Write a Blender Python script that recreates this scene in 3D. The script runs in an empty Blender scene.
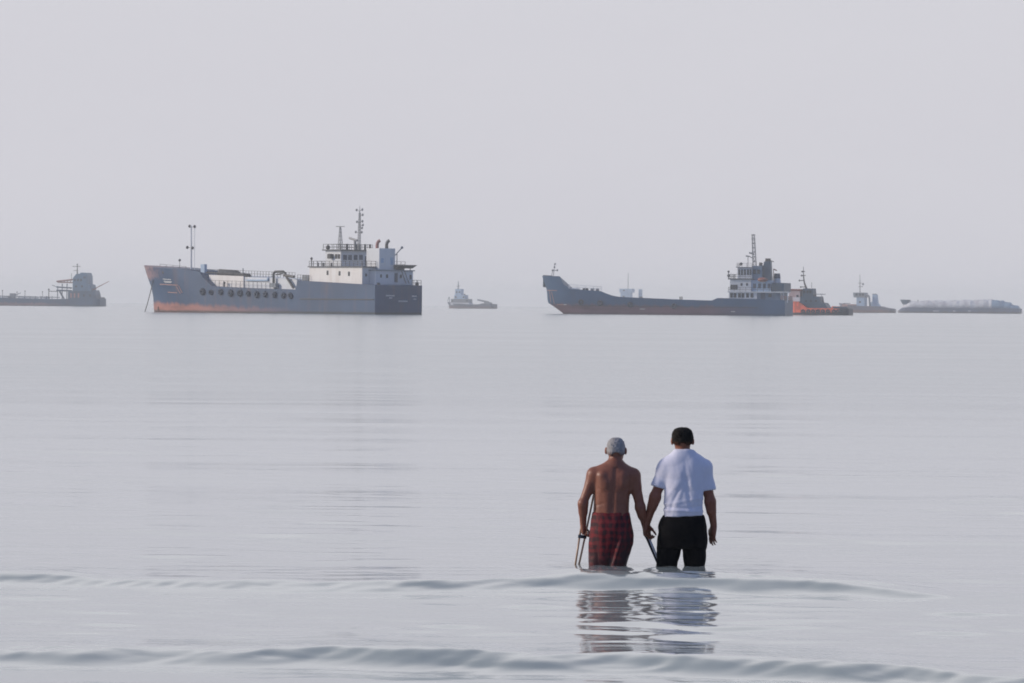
import bpy, math, random
import numpy as np
from mathutils import Vector, Matrix

random.seed(4)
rng = np.random.default_rng(11)
PI = math.pi
scene = bpy.context.scene
col = scene.collection

# ------------------------------------------------------------------ camera
F = 5120.0                     # focal length in pixels of the 1024 wide frame
CAM_H = 2.28
cam_d = bpy.data.cameras.new('camera')
cam = bpy.data.objects.new('camera', cam_d)
col.objects.link(cam)
cam_d.sensor_width = 36.0
cam_d.lens = F / 1024.0 * 36.0
cam_d.clip_start = 0.5
cam_d.clip_end = 40000
ROLL = 0.0085
CAM_ROT = (Matrix.Rotation(PI / 2 - 36.5 / F, 3, 'X') @ Matrix.Rotation(ROLL, 3, 'Z'))
cam.matrix_world = Matrix.Translation((0, 0, CAM_H)) @ CAM_ROT.to_4x4()
scene.camera = cam
CAM_POS = Vector((0, 0, CAM_H))


def ray(px, py):
    return (CAM_ROT @ Vector(((px - 512) / F, -(py - 341.5) / F, -1))).normalized()


def at_depth(px, py, depth):
    d = ray(px, py)
    return CAM_POS + d * (depth / d.y)


def on_water(px, py):
    d = ray(px, py)
    return CAM_POS + d * (-CAM_H / d.z)


# ------------------------------------------------------------------ materials
def new_mat(name):
    m = bpy.data.materials.new(name)
    m.use_nodes = True
    nt = m.node_tree
    return m, nt, nt.nodes['Principled BSDF']


def N(nt, kind, **kw):
    n = nt.nodes.new(kind)
    for k, v in kw.items():
        if k in n.inputs:
            n.inputs[k].default_value = v
        else:
            setattr(n, k, v)
    return n


def mixc(nt, fac, a, b):
    n = nt.nodes.new('ShaderNodeMix')
    n.data_type = 'RGBA'
    for sock, v in ((n.inputs[0], fac), (n.inputs[6], a), (n.inputs[7], b)):
        if isinstance(v, bpy.types.NodeSocket):
            nt.links.new(v, sock)
        elif isinstance(v, (int, float)):
            sock.default_value = v
        else:
            sock.default_value = (*v, 1)
    return n.outputs[2]


def ramp(nt, src, lo, hi):
    n = nt.nodes.new('ShaderNodeMapRange')
    n.interpolation_type = 'SMOOTHSTEP'
    nt.links.new(src, n.inputs[0])
    n.inputs[1].default_value = lo
    n.inputs[2].default_value = hi
    return n.outputs[0]


def math_n(nt, op, a, b=0.0, c=None):
    n = nt.nodes.new('ShaderNodeMath')
    n.operation = op
    for i, v in enumerate((a, b) if c is None else (a, b, c)):
        if isinstance(v, bpy.types.NodeSocket):
            nt.links.new(v, n.inputs[i])
        else:
            n.inputs[i].default_value = v
    return n.outputs[0]


def noise(nt, vec, scale, detail=4.0, stretch=None, rough=0.55):
    if stretch is not None:
        mp = nt.nodes.new('ShaderNodeMapping')
        mp.inputs['Scale'].default_value = stretch
        nt.links.new(vec, mp.inputs[0])
        vec = mp.outputs[0]
    n = nt.nodes.new('ShaderNodeTexNoise')
    n.inputs['Scale'].default_value = scale
    n.inputs['Detail'].default_value = detail
    n.inputs['Roughness'].default_value = rough
    nt.links.new(vec, n.inputs['Vector'])
    return n.outputs[0]


def obj_coord(nt):
    return nt.nodes.new('ShaderNodeTexCoord').outputs['Object']


def paint(name, base, dirt=None, amount=0.35, rough=0.55, scale=0.5, streak=True, metallic=0.0):
    """Weathered ship paint: base colour with patches and vertical streaks of a second colour."""
    m, nt, bs = new_mat(name)
    dirt = dirt or tuple(c * 0.6 for c in base)
    oc = obj_coord(nt)
    f = ramp(nt, noise(nt, oc, scale, 5, (1, 1, 0.22) if streak else None), 0.42, 0.75)
    f = math_n(nt, 'MULTIPLY', f, amount)
    nt.links.new(mixc(nt, f, base, dirt), bs.inputs['Base Color'])
    bs.inputs['Roughness'].default_value = rough
    bs.inputs['Metallic'].default_value = metallic
    return m


def hull_paint(name, top, bottom, z_line, slope=0.0, rust=(0.16, 0.06, 0.035), fade_u=None,
               bow_patch=None, rust_amount=0.35, weed=0.5):
    """Hull paint above a sloping waterline, antifouling below it, rust streaks, dark growth at the water."""
    m, nt, bs = new_mat(name)
    oc = obj_coord(nt)
    sp = nt.nodes.new('ShaderNodeSeparateXYZ')
    nt.links.new(oc, sp.inputs[0])
    X, Z = sp.outputs[0], sp.outputs[2]
    n1 = noise(nt, oc, 0.25, 5)
    line = math_n(nt, 'MULTIPLY_ADD', X, slope, z_line)
    dz = math_n(nt, 'SUBTRACT', Z, line)
    dz = math_n(nt, 'ADD', dz, math_n(nt, 'MULTIPLY', math_n(nt, 'SUBTRACT', n1, 0.5), 0.8))
    wear = noise(nt, oc, 0.8, 5, (1, 1, 0.15))
    dz = math_n(nt, 'ADD', dz, math_n(nt, 'MULTIPLY', math_n(nt, 'SUBTRACT', wear, 0.5), 2.2))
    f = ramp(nt, dz, 0.55, -0.55)
    if fade_u:
        f = math_n(nt, 'MULTIPLY', f, ramp(nt, X, fade_u[0], fade_u[1]))
    st = ramp(nt, noise(nt, oc, 0.55, 5, (1, 1, 0.12)), 0.5, 0.72)
    topc = mixc(nt, math_n(nt, 'MULTIPLY', st, rust_amount), top, rust)
    pl = ramp(nt, noise(nt, oc, 0.12, 3), 0.35, 0.7)
    topc = mixc(nt, math_n(nt, 'MULTIPLY', pl, 0.4), topc, tuple(min(1, c * 1.7 + 0.004) for c in top))
    botc = mixc(nt, ramp(nt, noise(nt, oc, 0.35, 5, (0.4, 0.4, 1.6)), 0.35, 0.7), bottom, tuple(c * 0.55 for c in bottom))
    c = mixc(nt, f, topc, botc)
    if bow_patch:
        u0, u1, z0, z1, pc = bow_patch
        g = math_n(nt, 'MULTIPLY', ramp(nt, X, u0, u1),
                   ramp(nt, math_n(nt, 'ADD', Z, math_n(nt, 'MULTIPLY', n1, 2.0)), z0, z1))
        g = math_n(nt, 'MULTIPLY', g, ramp(nt, noise(nt, oc, 0.9, 4), 0.3, 0.55))
        c = mixc(nt, math_n(nt, 'MULTIPLY', g, 0.85), c, pc)
    w = math_n(nt, 'MULTIPLY', ramp(nt, math_n(nt, 'ADD', Z, math_n(nt, 'MULTIPLY', n1, 0.5)), 0.95, 0.45), weed)
    c = mixc(nt, w, c, (0.02, 0.025, 0.022))
    nt.links.new(c, bs.inputs['Base Color'])
    bs.inputs['Roughness'].default_value = 0.55
    return m


M = {}
M['white'] = paint('cream_ship_paint', (0.84, 0.82, 0.79), (0.50, 0.40, 0.32), 0.3)
M['white2'] = paint('white_ship_paint', (0.70, 0.73, 0.76), (0.42, 0.40, 0.38), 0.35)
M['bluewhite'] = paint('pale_blue_ship_paint', (0.38, 0.52, 0.68), (0.18, 0.25, 0.33), 0.45)
M['grey'] = paint('grey_ship_paint', (0.22, 0.25, 0.28), (0.12, 0.10, 0.09), 0.4)
M['slate'] = paint('slate_blue_shade_paint', (0.11, 0.19, 0.29), (0.06, 0.09, 0.13), 0.5)  # shade of the landing craft's after walls, put into the paint
M['teal'] = paint('dark_teal_paint', (0.020, 0.070, 0.13), (0.02, 0.03, 0.035), 0.5)
M['navy'] = paint('navy_paint', (0.025, 0.055, 0.11), (0.02, 0.02, 0.025), 0.5)
M['dark'] = paint('dark_steel', (0.03, 0.032, 0.036), (0.06, 0.03, 0.02), 0.4)
M['rail'] = paint('railing_paint', (0.07, 0.075, 0.08), (0.12, 0.08, 0.06), 0.4)
M['mastgrey'] = paint('mast_grey_paint', (0.30, 0.31, 0.32), (0.16, 0.12, 0.10), 0.4)
M['glass'] = paint('dark_window_glass', (0.02, 0.025, 0.03), (0.03, 0.03, 0.03), 0.2, rough=0.15)
M['rubber'] = paint('tyre_rubber', (0.018, 0.032, 0.060), (0.03, 0.03, 0.03), 0.4, rough=0.85)
M['orange'] = paint('orange_paint', (0.75, 0.12, 0.03), (0.35, 0.07, 0.03), 0.4)
M['rust'] = paint('rusty_red_paint', (0.28, 0.08, 0.06), (0.12, 0.04, 0.03), 0.5)
M['pink'] = paint('faded_red_paint', (0.42, 0.22, 0.19), (0.25, 0.10, 0.08), 0.5)
M['marking'] = paint('white_marking_paint', (0.6, 0.6, 0.6), (0.4, 0.38, 0.36), 0.3)
M['chain'] = paint('chain_steel', (0.08, 0.075, 0.07), (0.12, 0.06, 0.04), 0.5)


# ------------------------------------------------------------------ mesh helpers
class MB:
    """Collects boxes, tubes and prisms and links them as one mesh object."""

    def __init__(self):
        self.v, self.f = [], []

    def add(self, vs, fs):
        o = len(self.v)
        self.v += [tuple(p) for p in vs]
        self.f += [tuple(i + o for i in q) for q in fs]
        return self

    def box(self, u0, u1, v0, v1, z0, z1, top=None):
        """Axis-aligned box; top = (du0, du1, dv) moves the upper edges inward."""
        a, b, c = top or (0, 0, 0)
        vs = [(u0, v0, z0), (u1, v0, z0), (u1, v1, z0), (u0, v1, z0),
              (u0 + a, v0 + c, z1), (u1 - b, v0 + c, z1), (u1 - b, v1 - c, z1), (u0 + a, v1 - c, z1)]
        return self.add(vs, [(3, 2, 1, 0), (4, 5, 6, 7), (0, 1, 5, 4), (1, 2, 6, 5), (2, 3, 7, 6), (3, 0, 4, 7)])

    def tube(self, p, q, r, r2=None, n=6):
        p, q = Vector(p), Vector(q)
        r2 = r if r2 is None else r2
        d = (q - p).normalized()
        a = d.orthogonal().normalized()
        b = d.cross(a)
        vs = []
        for c, rr in ((p, r), (q, r2)):
            for i in range(n):
                t = 2 * PI * i / n
                vs.append(c + (a * math.cos(t) + b * math.sin(t)) * rr)
        fs = [(i, (i + 1) % n, n + (i + 1) % n, n + i) for i in range(n)]
        fs += [tuple(range(n - 1, -1, -1)), tuple(range(n, 2 * n))]
        return self.add(vs, fs)

    def path(self, pts, r, n=8):
        for a, b in zip(pts[:-1], pts[1:]):
            self.tube(a, b, r, n=n)
        return self

    def prism(self, pts, v0, v1):
        """A (u, z) outline extruded across the ship from v0 to v1."""
        n = len(pts)
        vs = [(u, v0, z) for u, z in pts] + [(u, v1, z) for u, z in pts]
        fs = [tuple(range(n)), tuple(range(2 * n - 1, n - 1, -1))]
        fs += [((i + 1) % n, i, n + i, n + (i + 1) % n) for i in range(n)]
        return self.add(vs, fs)

    def ball(self, c, rx, ry=None, rz=None, n=10, m=7):
        ry, rz = ry or rx, rz or rx
        vs = [(c[0], c[1], c[2] - rz)]
        for j in range(1, m):
            a = PI * j / m - PI / 2
            for i in range(n):
                t = 2 * PI * i / n
                vs.append((c[0] + rx * math.cos(a) * math.cos(t), c[1] + ry * math.cos(a) * math.sin(t), c[2] + rz * math.sin(a)))
        vs.append((c[0], c[1], c[2] + rz))
        fs = [(0, 1 + (i + 1) % n, 1 + i) for i in range(n)]
        for j in range(m - 2):
            for i in range(n):
                a, b = 1 + j * n + i, 1 + j * n + (i + 1) % n
                fs.append((a, b, b + n, a + n))
        L = len(vs) - 1
        o = 1 + (m - 2) * n
        fs += [(o + i, o + (i + 1) % n, L) for i in range(n)]
        return self.add(vs, fs)

    def torus(self, R, r, n=16, m=8):
        """Ring round the local Y axis (lies against a ship's side)."""
        vs, fs = [], []
        for i in range(n):
            t = 2 * PI * i / n
            for j in range(m):
                s = 2 * PI * j / m
                q = R + r * math.cos(s)
                vs.append((q * math.cos(t), r * math.sin(s), q * math.sin(t)))
        for i in range(n):
            for j in range(m):
                fs.append((i * m + j, i * m + (j + 1) % m, ((i + 1) % n) * m + (j + 1) % m, ((i + 1) % n) * m + j))
        return self.add(vs, fs)

    def rail(self, pts, h=1.05, step=1.5, r=0.05, levels=2):
        for a, b in zip(pts[:-1], pts[1:]):
            a, b = Vector(a), Vector(b)
            n = max(1, round((b - a).length / step))
            for i in range(n + 1):
                p = a.lerp(b, i / n)
                self.tube(p, p + Vector((0, 0, h)), r, n=4)
            for k in range(levels):
                z = Vector((0, 0, h * (k + 1) / levels))
                self.tube(a + z, b + z, r, n=4)
        return self

    def build(self, name, mat, parent=None, smooth=False, loc=None):
        me = bpy.data.meshes.new(name)
        me.from_pydata(self.v, [], self.f)
        me.materials.append(mat)
        import bmesh
        bm = bmesh.new()
        bm.from_mesh(me)
        bmesh.ops.recalc_face_normals(bm, faces=bm.faces)
        bm.to_mesh(me)
        bm.free()
        if smooth:
            me.polygons.foreach_set('use_smooth', [True] * len(me.polygons))
        o = bpy.data.objects.new(name, me)
        col.objects.link(o)
        if parent is not None:
            o.parent = parent
        if loc is not None:
            o.location = loc
        return o


def empty(name, loc, rz, label, cat, group=None):
    o = bpy.data.objects.new(name, None)
    o.empty_display_size = 1
    col.objects.link(o)
    o.location = loc
    o.rotation_euler = (0, 0, rz)
    o['label'] = label
    o['category'] = cat
    if group:
        o['group'] = group
    return o


def copy_part(o, loc, parent):
    c = o.copy()
    col.objects.link(c)
    c.parent = parent
    c.location = loc
    return c


class Ship:
    """A ship's own frame: u forward from the transom, v to port, z up from the water.
    U / Z turn a measurement on the photograph into metres on a plane of the ship."""

    def __init__(self, name, px_mid, s, theta, label, cat, group=None):
        self.depth = F / s
        self.s = s
        base = at_depth(px_mid, 310, self.depth)
        self.o = Vector((base.x, base.y, 0))
        self.fw = Vector((-math.cos(theta), math.sin(theta), 0))
        self.pt = Vector((-math.sin(theta), -math.cos(theta), 0))
        self.root = empty(name, self.o, PI - theta, label, cat, group)

    def at(self, px, py, v=0.0):
        """(u, z) of a pixel on the fore-and-aft plane at offset v."""
        d = ray(px, py)
        q = self.o + self.pt * v
        t = (q - CAM_POS).dot(self.pt) / d.dot(self.pt)
        p = CAM_POS + d * t - self.o
        return p.dot(self.fw), p.z

    def atu(self, px, py, u=0.0):
        """(v, z) of a pixel on the athwartships plane at u."""
        d = ray(px, py)
        q = self.o + self.fw * u
        t = (q - CAM_POS).dot(self.fw) / d.dot(self.fw)
        p = CAM_POS + d * t - self.o
        return p.dot(self.pt), p.z

    def P(self, px, py, v=0.0):
        u, z = self.at(px, py, v)
        return (u, v, z)

    def house(self, pa, pb, pc, ptop, pbot, v1=None):
        """Box whose port wall runs pa..pb on the photo and whose after wall runs pb..pc."""
        if v1 is None:
            v1 = 3.0
            for _ in range(8):
                u0, _z = self.at(pb, ptop, v1)
                v0, _z = self.atu(pc, ptop, u0)
                v1 = (v1 - v0) / 2
        u1, zt = self.at(pa, ptop, v1)
        u0, zt = self.at(pb, ptop, v1)
        _, zb = self.at(pb, pbot, v1)
        v0, _z = self.atu(pc, ptop, u0)
        return dict(u0=u0, u1=u1, v0=v0, v1=v1, z0=zb, z1=zt)


def hbox(h, mat, name, root, top=None):
    return MB().box(h['u0'], h['u1'], h['v0'], h['v1'], h['z0'], h['z1'], top).build(name, mat, root)


def port_window(S, parent, px, py, v, w=0.6, h=0.8, name='window', mat=None):
    u, z = S.at(px, py, v)
    return MB().box(u - w / 2, u + w / 2, v - 0.05, v + 0.05, z - h / 2, z + h / 2).build(name, mat or M['glass'], parent)


def aft_window(S, parent, px, py, u, w=0.6, h=0.8, name='window', mat=None):
    v, z = S.atu(px, py, u)
    return MB().box(u - 0.05, u + 0.05, v - w / 2, v + w / 2, z - h / 2, z + h / 2).build(name, mat or M['glass'], parent)


def make_hull(S, mat, B, sheer, stem, zb=-1.6, ts_top=0.8, ts_low=0.62, p=2.0, q=0.8, end=0.03, stern_round=0.0, name='hull', star=None):
    """Lofted hull. sheer = [(u, z)] along the deck edge from stern to bow; stem = [(z, u)] bottom to top."""
    su, sz = [a for a, _ in sheer], [b for _, b in sheer]
    zz, uu = [a for a, _ in stem], [b for _, b in stem]
    L = uu[-1]
    ztop_bow = zz[-1]
    su = [a * L / np.interp(b, zz, uu) for a, b in sheer]
    star = [(a * L / np.interp(b, zz, uu), b) for a, b in star] if star else None
    ts = sorted(set([i / 60 for i in range(61)] + [min(1, max(0, a / L)) for a in su + [a for a, _ in (star or [])]] + [0.985, 0.993]))
    nj = 14

    def frac(t, zf):
        a = ts_low + (ts_top - ts_low) * max(0, min(1, zf))
        f = 1.0
        if t > a:
            f = end + (1 - end) * max(0.0, 1 - ((t - a) / (1 - a)) ** p) ** q
        if stern_round and t < stern_round:
            f *= 0.72 + 0.28 * math.sqrt(max(0, 1 - (1 - t / stern_round) ** 2))
        return f

    def half(u, z):
        Lz = np.interp(z, zz, uu)
        return B / 2 * frac(max(0, min(1, u / Lz)), (z - 0) / max(ztop_bow, 0.1))

    vs, fs = [], []
    for t in ts:
        for side in (1, -1):
            zt = np.interp(t * L, su, sz)
            if side < 0 and star:
                zt = np.interp(t * L, [a for a, _ in star], [b for _, b in star])
            for j in range(nj):
                g = j / (nj - 1)
                z = zb + (zt - zb) * g
                u = t * np.interp(z, zz, uu)
                b = B / 2 * frac(t, z / ztop_bow)
                if z < 0:
                    b *= 1 - 0.25 * (z / zb) ** 2
                vs.append((u, b * side, z))
    K = 2 * nj
    n = len(ts)
    for i in range(n - 1):
        for j in range(nj - 1):
            a = i * K + j
            fs.append((a, a + K, a + K + 1, a + 1))
            a += nj
            fs.append((a, a + 1, a + K + 1, a + K))
        fs.append((i * K + nj - 1, (i + 1) * K + nj - 1, (i + 1) * K + K - 1, i * K + K - 1))
        fs.append((i * K, i * K + nj, (i + 1) * K + nj, (i + 1) * K))
    for i in (0, n - 1):
        for j in range(nj - 1):
            a = i * K + j
            fs.append((a, a + 1, a + 1 + nj, a + nj))
    mb = MB()
    mb.add(vs, fs)
    o = mb.build(name, mat, S.root)
    return o, half


def on_hull(S, half, px, py):
    v = half(0, 3)
    for _ in range(12):
        u, z = S.at(px, py, v)
        v = 0.5 * v + 0.5 * half(u, z)
    return u, v, z


def lattice_mast(mb, base, top, w0, w1, r=0.07, rungs=8):
    b, t = Vector(base), Vector(top)
    cs = [Vector((i, j, 0)) for i, j in ((1, 1), (-1, 1), (-1, -1), (1, -1))]
    for c in cs:
        mb.tube(b + c * w0 / 2, t + c * w1 / 2, r, n=5)
    for k in range(rungs + 1):
        g = k / rungs
        p = b.lerp(t, g)
        w = w0 + (w1 - w0) * g
        for i in range(4):
            mb.tube(p + cs[i] * w / 2, p + cs[(i + 1) % 4] * w / 2, r * 0.7, n=4)
            if k < rungs:
                g2 = (k + 1) / rungs
                p2 = b.lerp(t, g2)
                w2 = w0 + (w1 - w0) * g2
                mb.tube(p + cs[i] * w / 2, p2 + cs[(i + 1) % 4] * w2 / 2, r * 0.6, n=4)
    return mb


def strokes(S, half, parent, name, segs, mat, w=0.16):
    """Painted strokes on the port side, each a thin raised bar following the hull."""
    for (x0, y0, x1, y1) in segs:
        mb = MB()
        n = 4
        pts = []
        for i in range(n + 1):
            g = i / n
            u, v, z = on_hull(S, half, x0 + (x1 - x0) * g, y0 + (y1 - y0) * g)
            pts.append((u, v + 0.01, z))
        for a, b in zip(pts[:-1], pts[1:]):
            mb.tube(a, b, w / 2, n=4)
        mb.build(name, mat, parent)


# ------------------------------------------------------------------ the tanker
def tanker():
    S = Ship('tanker_ship', 398.5, 4.6, math.radians(45),
             'large dark grey coastal tanker with cream deckhouse, tall foremast and tyres along its rusty side', 'ship')
    R = S.root
    v_st, _ = S.atu(375, 300, 0)
    B = 2 * v_st
    hv = B / 2
    sheer = [(0, S.atu(398, 285.3, 0)[1]), S.at(362, 284.2, hv), S.at(310, 281.2, hv), S.at(297.5, 280.4, hv),
             S.at(295.5, 289.6, hv), S.at(250, 288.2, hv), S.at(212, 286.4, hv), S.at(203, 277.5, hv), S.at(200, 271.6, hv * 0.97),
             S.at(191, 270.0, hv * 0.9), S.at(165, 267.4, hv * 0.5), S.at(146.2, 265.2, 0)]
    stem = [(-1.6, S.at(157.5, 311, 0)[0])] + [(z, u) for u, z in
            [S.at(154.8, 310.3, 0), S.at(154.4, 297, 0), S.at(152.6, 287, 0), S.at(148.8, 276, 0), S.at(146.2, 265.2, 0)]]
    hm = hull_paint('tanker_hull_paint', (0.012, 0.050, 0.122), (0.40, 0.17, 0.14), 0.45, 0.022, fade_u=(18, 66),
                    bow_patch=(stem[-1][1] - 15, stem[-1][1] - 3, 8.0, 9.2, (0.42, 0.24, 0.23)), rust=(0.15, 0.08, 0.065), rust_amount=0.4, weed=0.8)
    star = sheer[:5] + [(sheer[8][0] + 7.2, sheer[5][1] + 1.0), (sheer[8][0] + 7.6, sheer[9][1] - .1)] + sheer[10:]
    hull, half = make_hull(S, hm, B, sheer, stem, ts_top=0.80, ts_low=0.66, p=2.0, q=0.75, end=0.02, star=star)
    L = stem[-1][1]
    # rubbing strake and draught marks
    mb = MB()
    us = [S.at(x, 303, hv)[0] for x in (374, 300)]
    mb.box(us[0], us[1], hv - 0.1, hv + 0.12, 3.1, 3.3)
    mb.build('rubbing_strake', M['dark'], R)
    strokes(S, half, R, 'name_lettering', [(163, 279.0, 171, 279.6), (164, 281.2, 172, 281.6), (165, 282.3, 171.5, 282.6)], M['marking'], 0.2)
    strokes(S, half, R, 'white_marking', [(160, 284.2, 178, 285.2), (168, 292.2, 177, 292.8), (176.5, 286.5, 180.5, 293.5),
                                           (178.8, 285.8, 182.4, 292.8)], M['pink'], 0.22)
    strokes(S, half, R, 'draught_marks', [(158.3, 306.5, 158.3, 309.5), (157.6, 309.5, 159, 309.5)], M['dark'], 0.28)
    for (x0, x1, y) in ((386, 394.5, 295.6), (389, 392, 298), (412, 416.5, 296.2), (413.5, 416, 299.2), (398.5, 407.5, 301.2)):
        a, z = S.atu(x0, y, 0)
        b, _ = S.atu(x1, y, 0)
        MB().box(-0.05, 0.03, b, a, z - 0.14, z + 0.14).build('stern_lettering', M['marking'], R)
    # hawse opening on the bow
    u, v, z = on_hull(S, half, 163, 272.4)
    MB().ball((u, v, z), 0.35, 0.12, 0.35).build('hawse_pipe', M['dark'], R)
    # tyre fenders
    first = None
    for x, y in ((203, 291.6), (211.5, 292.0), (221, 292.3), (231, 292.6), (240.5, 293.2), (248.5, 293.6), (257, 294.1),
                 (265.5, 294.4), (275, 294.9), (284, 295.4), (291, 295.8)):
        u, v, z = on_hull(S, half, x, y)
        if first is None:
            first = MB().torus(0.5, 0.34).build('tyre_fender', M['rubber'], R, True, (u, v + 0.2, z))
        else:
            c = copy_part(first, (u, v + 0.2, z + random.uniform(-.15, .15)), R)
            c.scale = (random.uniform(.7, 1.0), random.uniform(.7, 1.0), random.uniform(.75, 1.05))
            c.rotation_euler = (random.uniform(-.2, .2), random.uniform(0, 3), random.uniform(-.2, .2))
    # anchor chain
    a = on_hull(S, half, 153.2, 280)
    e = S.P(145, 311.6, 0)
    mb = MB()
    pts = [Vector(a).lerp(Vector(e), i / 10) - Vector((0, 0, 0.35 * math.sin(PI * i / 10))) for i in range(11)]
    mb.path(pts, 0.10, 5)
    mb.build('anchor_chain', M['chain'], R)
    # forecastle: bulwark gap edge, foremast, winch house, lamp post
    mb = MB()
    b0 = S.P(191.2, 271, 0)
    t0 = S.P(191.2, 225.5, 0)
    mb.tube(b0, t0, 0.22, 0.14, 8)
    u1, _z = S.at(194.6, 250, 0)
    mb.tube((u1, 0, b0[2]), (u1, 0, t0[2]), 0.05, 0.05, 6)
    for i in range(19):
        z = b0[2] + (t0[2] - b0[2]) * (i + 0.5) / 19
        mb.tube((b0[0], 0, z), (u1, 0, z), 0.04, n=4)
    mast = mb.build('foremast', M['white2'], R)
    for x, y in ((189.7, 226.2), (194.6, 226.6), (187.3, 247.4), (192.6, 248.0)):
        p = S.P(x, y, 0)
        mb = MB().ball(p, 0.34, 0.34, 0.36)
        mb.tube(p, (b0[0], 0, p[2] - 0.1), 0.06, n=4)
        mb.build('mast_light', M['dark'], mast)
    h = S.house(200.6, 204.5, 207, 264.2, 274.5, 3.5)
    wh = hbox(h, M['bluewhite'], 'winch_house', R)
    h2 = dict(h)
    h2.update(u0=h['u0'] + 0.3, u1=h['u1'] - 0.5, v1=3.3, v0=h['v0'] + .3, z1=h['z0'], z0=S.at(203, 285, 3.5)[1])
    hbox(h2, M['bluewhite'], 'winch_pedestal', R)
    mb = MB()
    mb.rail([S.P(160, 267.2, 0), S.P(186, 269.6, 3)], 0.7, 3, 0.05, 1)
    p = S.P(179.6, 269, 1)
    mb.tube(p, (p[0], p[1], p[2] + 1.9), 0.05)
    mb.ball((p[0], p[1], p[2] + 2.0), 0.3)
    mb.build('bow_railing', M['rail'], R)
    # cargo trunk: bright forward part, bluish after part, deck gear on it
    vt = hv - 1.6
    uA, zA = S.at(209, 274.8, vt)
    uB, zB = S.at(243.5, 276.2, vt)
    uC, zC = S.at(296, 278.4, vt)
    zbot = sheer[5][1] - 0.6
    MB().prism([(uA, zbot), (uA, zA), (uB, zB), (uB, zbot)], -vt, vt).build('cargo_trunk', M['white'], R)
    MB().prism([(uB - 0.01, zbot), (uB - 0.01, zB - 0.15), (uC, zC - 0.15), (uC, zbot)], -vt + 0.3, vt - 0.25).build('cargo_trunk', M['white2'], R)
    mb = MB()
    ua, za = S.at(268, 280.2, vt)
    ub, zb2 = S.at(246, 279.4, vt)
    mb.box(ua, ub, vt - 0.2, vt + 0.1, za - 0.15, za + 0.15)
    mb.box(ua, ua + 0.3, vt - 0.2, vt + 0.1, za - 0.15, za + 0.6)
    mb.build('pipe_rack', M['bluewhite'], R)
    mb = MB()
    mb.rail([S.P(209, 274.8, vt), S.P(295, 278.3, vt)], 1.25, 0.95, 0.05, 2)
    mb.build('trunk_railing', M['rail'], R)
    mb = MB()
    mb.rail([S.P(211, 287.2, hv - 0.3), S.P(270, 289.4, hv - 0.3)], 1.55, 1.4, 0.05, 1)
    mb.build('deck_railing', M['rail'], R)
    mb = MB()
    zt = (zA + zB) / 2
    for k in range(3):
        a = S.P(217.5 + k, 273.3 - k * 1.2, vt - 1.2 - k * 0.7)
        b = S.P(240.5 - k * 1.5, 274.4 - k * 1.2, vt - 1.2 - k * 0.7)
        mb.tube(a, b, 0.42, n=8)
    a = S.P(236, 274.8, vt - 1)
    b = S.P(249.5, 276.0, vt - 1)
    mb.tube(a, b, 0.5, n=8)
    a = S.P(206, 272.5, vt - 1.5)
    b = S.P(218, 273.0, vt - 1.5)
    mb.tube(a, b, 0.16, n=8)
    mb.build('cargo_pipes', M['dark'], R, True)
    mb = MB()
    p = S.P(243, 274, vt - 1)
    mb.tube(p, (p[0], p[1], p[2] + 1.3), 0.12)
    mb.box(p[0] - .4, p[0] + .4, p[1] - .3, p[1] + .3, p[2] - .5, p[2] + 0.3)
    mb.build('valve_stand', M['grey'], R)
    # hose crane amidships
    mb = MB()
    vc = vt + 0.3
    mb.path([S.P(273.6, 286, vc), S.P(273.6, 273.5, vc), S.P(275, 271.8, vc), S.P(283, 271.4, vc), S.P(285.2, 273, vc), S.P(286.5, 277, vc), S.P(293.5, 288, vc)], 0.27, 8)
    mb.path([S.P(276, 274.6, vc), S.P(282.5, 273.4, vc)], 0.16)
    mb.tube(S.P(284, 275.2, vc), S.P(294, 276.8, vc), 0.3, n=6)
    mb.build('hose_crane', M['dark'], R)
    p = S.P(274, 285.4, vc)
    MB().box(p[0] - 1.0, p[0] + 1.0, vc - 0.5, vc + 0.5, p[2] - 0.45, p[2] + 0.5).build('hose_saddle', M['grey'], R)
    p = S.P(224.3, 286.5, hv - 0.8)
    mb = MB()
    mb.tube((p[0], p[1], p[2] - .3), (p[0], p[1], p[2] + 0.75), 0.16, n=8)
    mb.ball((p[0], p[1], p[2] + 0.85), 0.28)
    mb.build('deck_vent', M['dark'], R)
    # poop front locker
    h = S.house(302, 308, 311, 275.2, 281.5, hv - 1.5)
    hbox(h, M['grey'], 'deck_locker', R)
    mb = MB()
    mb.rail([S.P(297.5, 280.6, hv - 0.3), S.P(309, 281.2, hv - 0.3)], 1.3, 0.9, 0.05, 2)
    mb.build('poop_railing', M['rail'], R)
    # deckhouse
    vd = hv - 0.7
    h = S.house(309.5, 362.2, 404, 267.3, 286, vd)
    h['v0'] = -vd
    dh = hbox(h, M['white'], 'deckhouse', R)
    for x, y in ((327.6, 272.8), (339.6, 273.4), (349.0, 273.8)):
        port_window(S, dh, x, y, vd, 0.55, 0.95)
    aft_window(S, dh, 371, 277.6, h['u0'], 0.9, 2.1, 'door', M['navy'])
    aft_window(S, dh, 366, 275, h['u0'], 0.5, 0.6)
    zd = h['z1']
    MB().box(h['u0'] - 0.4, h['u1'] + 0.3, -vd - 0.3, vd + 0.3, zd, zd + 0.22).build('boat_deck', M['rail'], R)
    mb = MB()
    mb.rail([(h['u0'], vd + 0.1, zd + 0.2), (h['u1'], vd + 0.1, zd + 0.2), (h['u1'], -vd, zd + 0.2)], 1.15, 1.25, 0.055, 2)
    mb.rail([(h['u0'] - .2, vd + 0.1, zd + 0.2), (h['u0'] - .2, -vd, zd + 0.2)], 1.15, 1.25, 0.055, 2)
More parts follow.
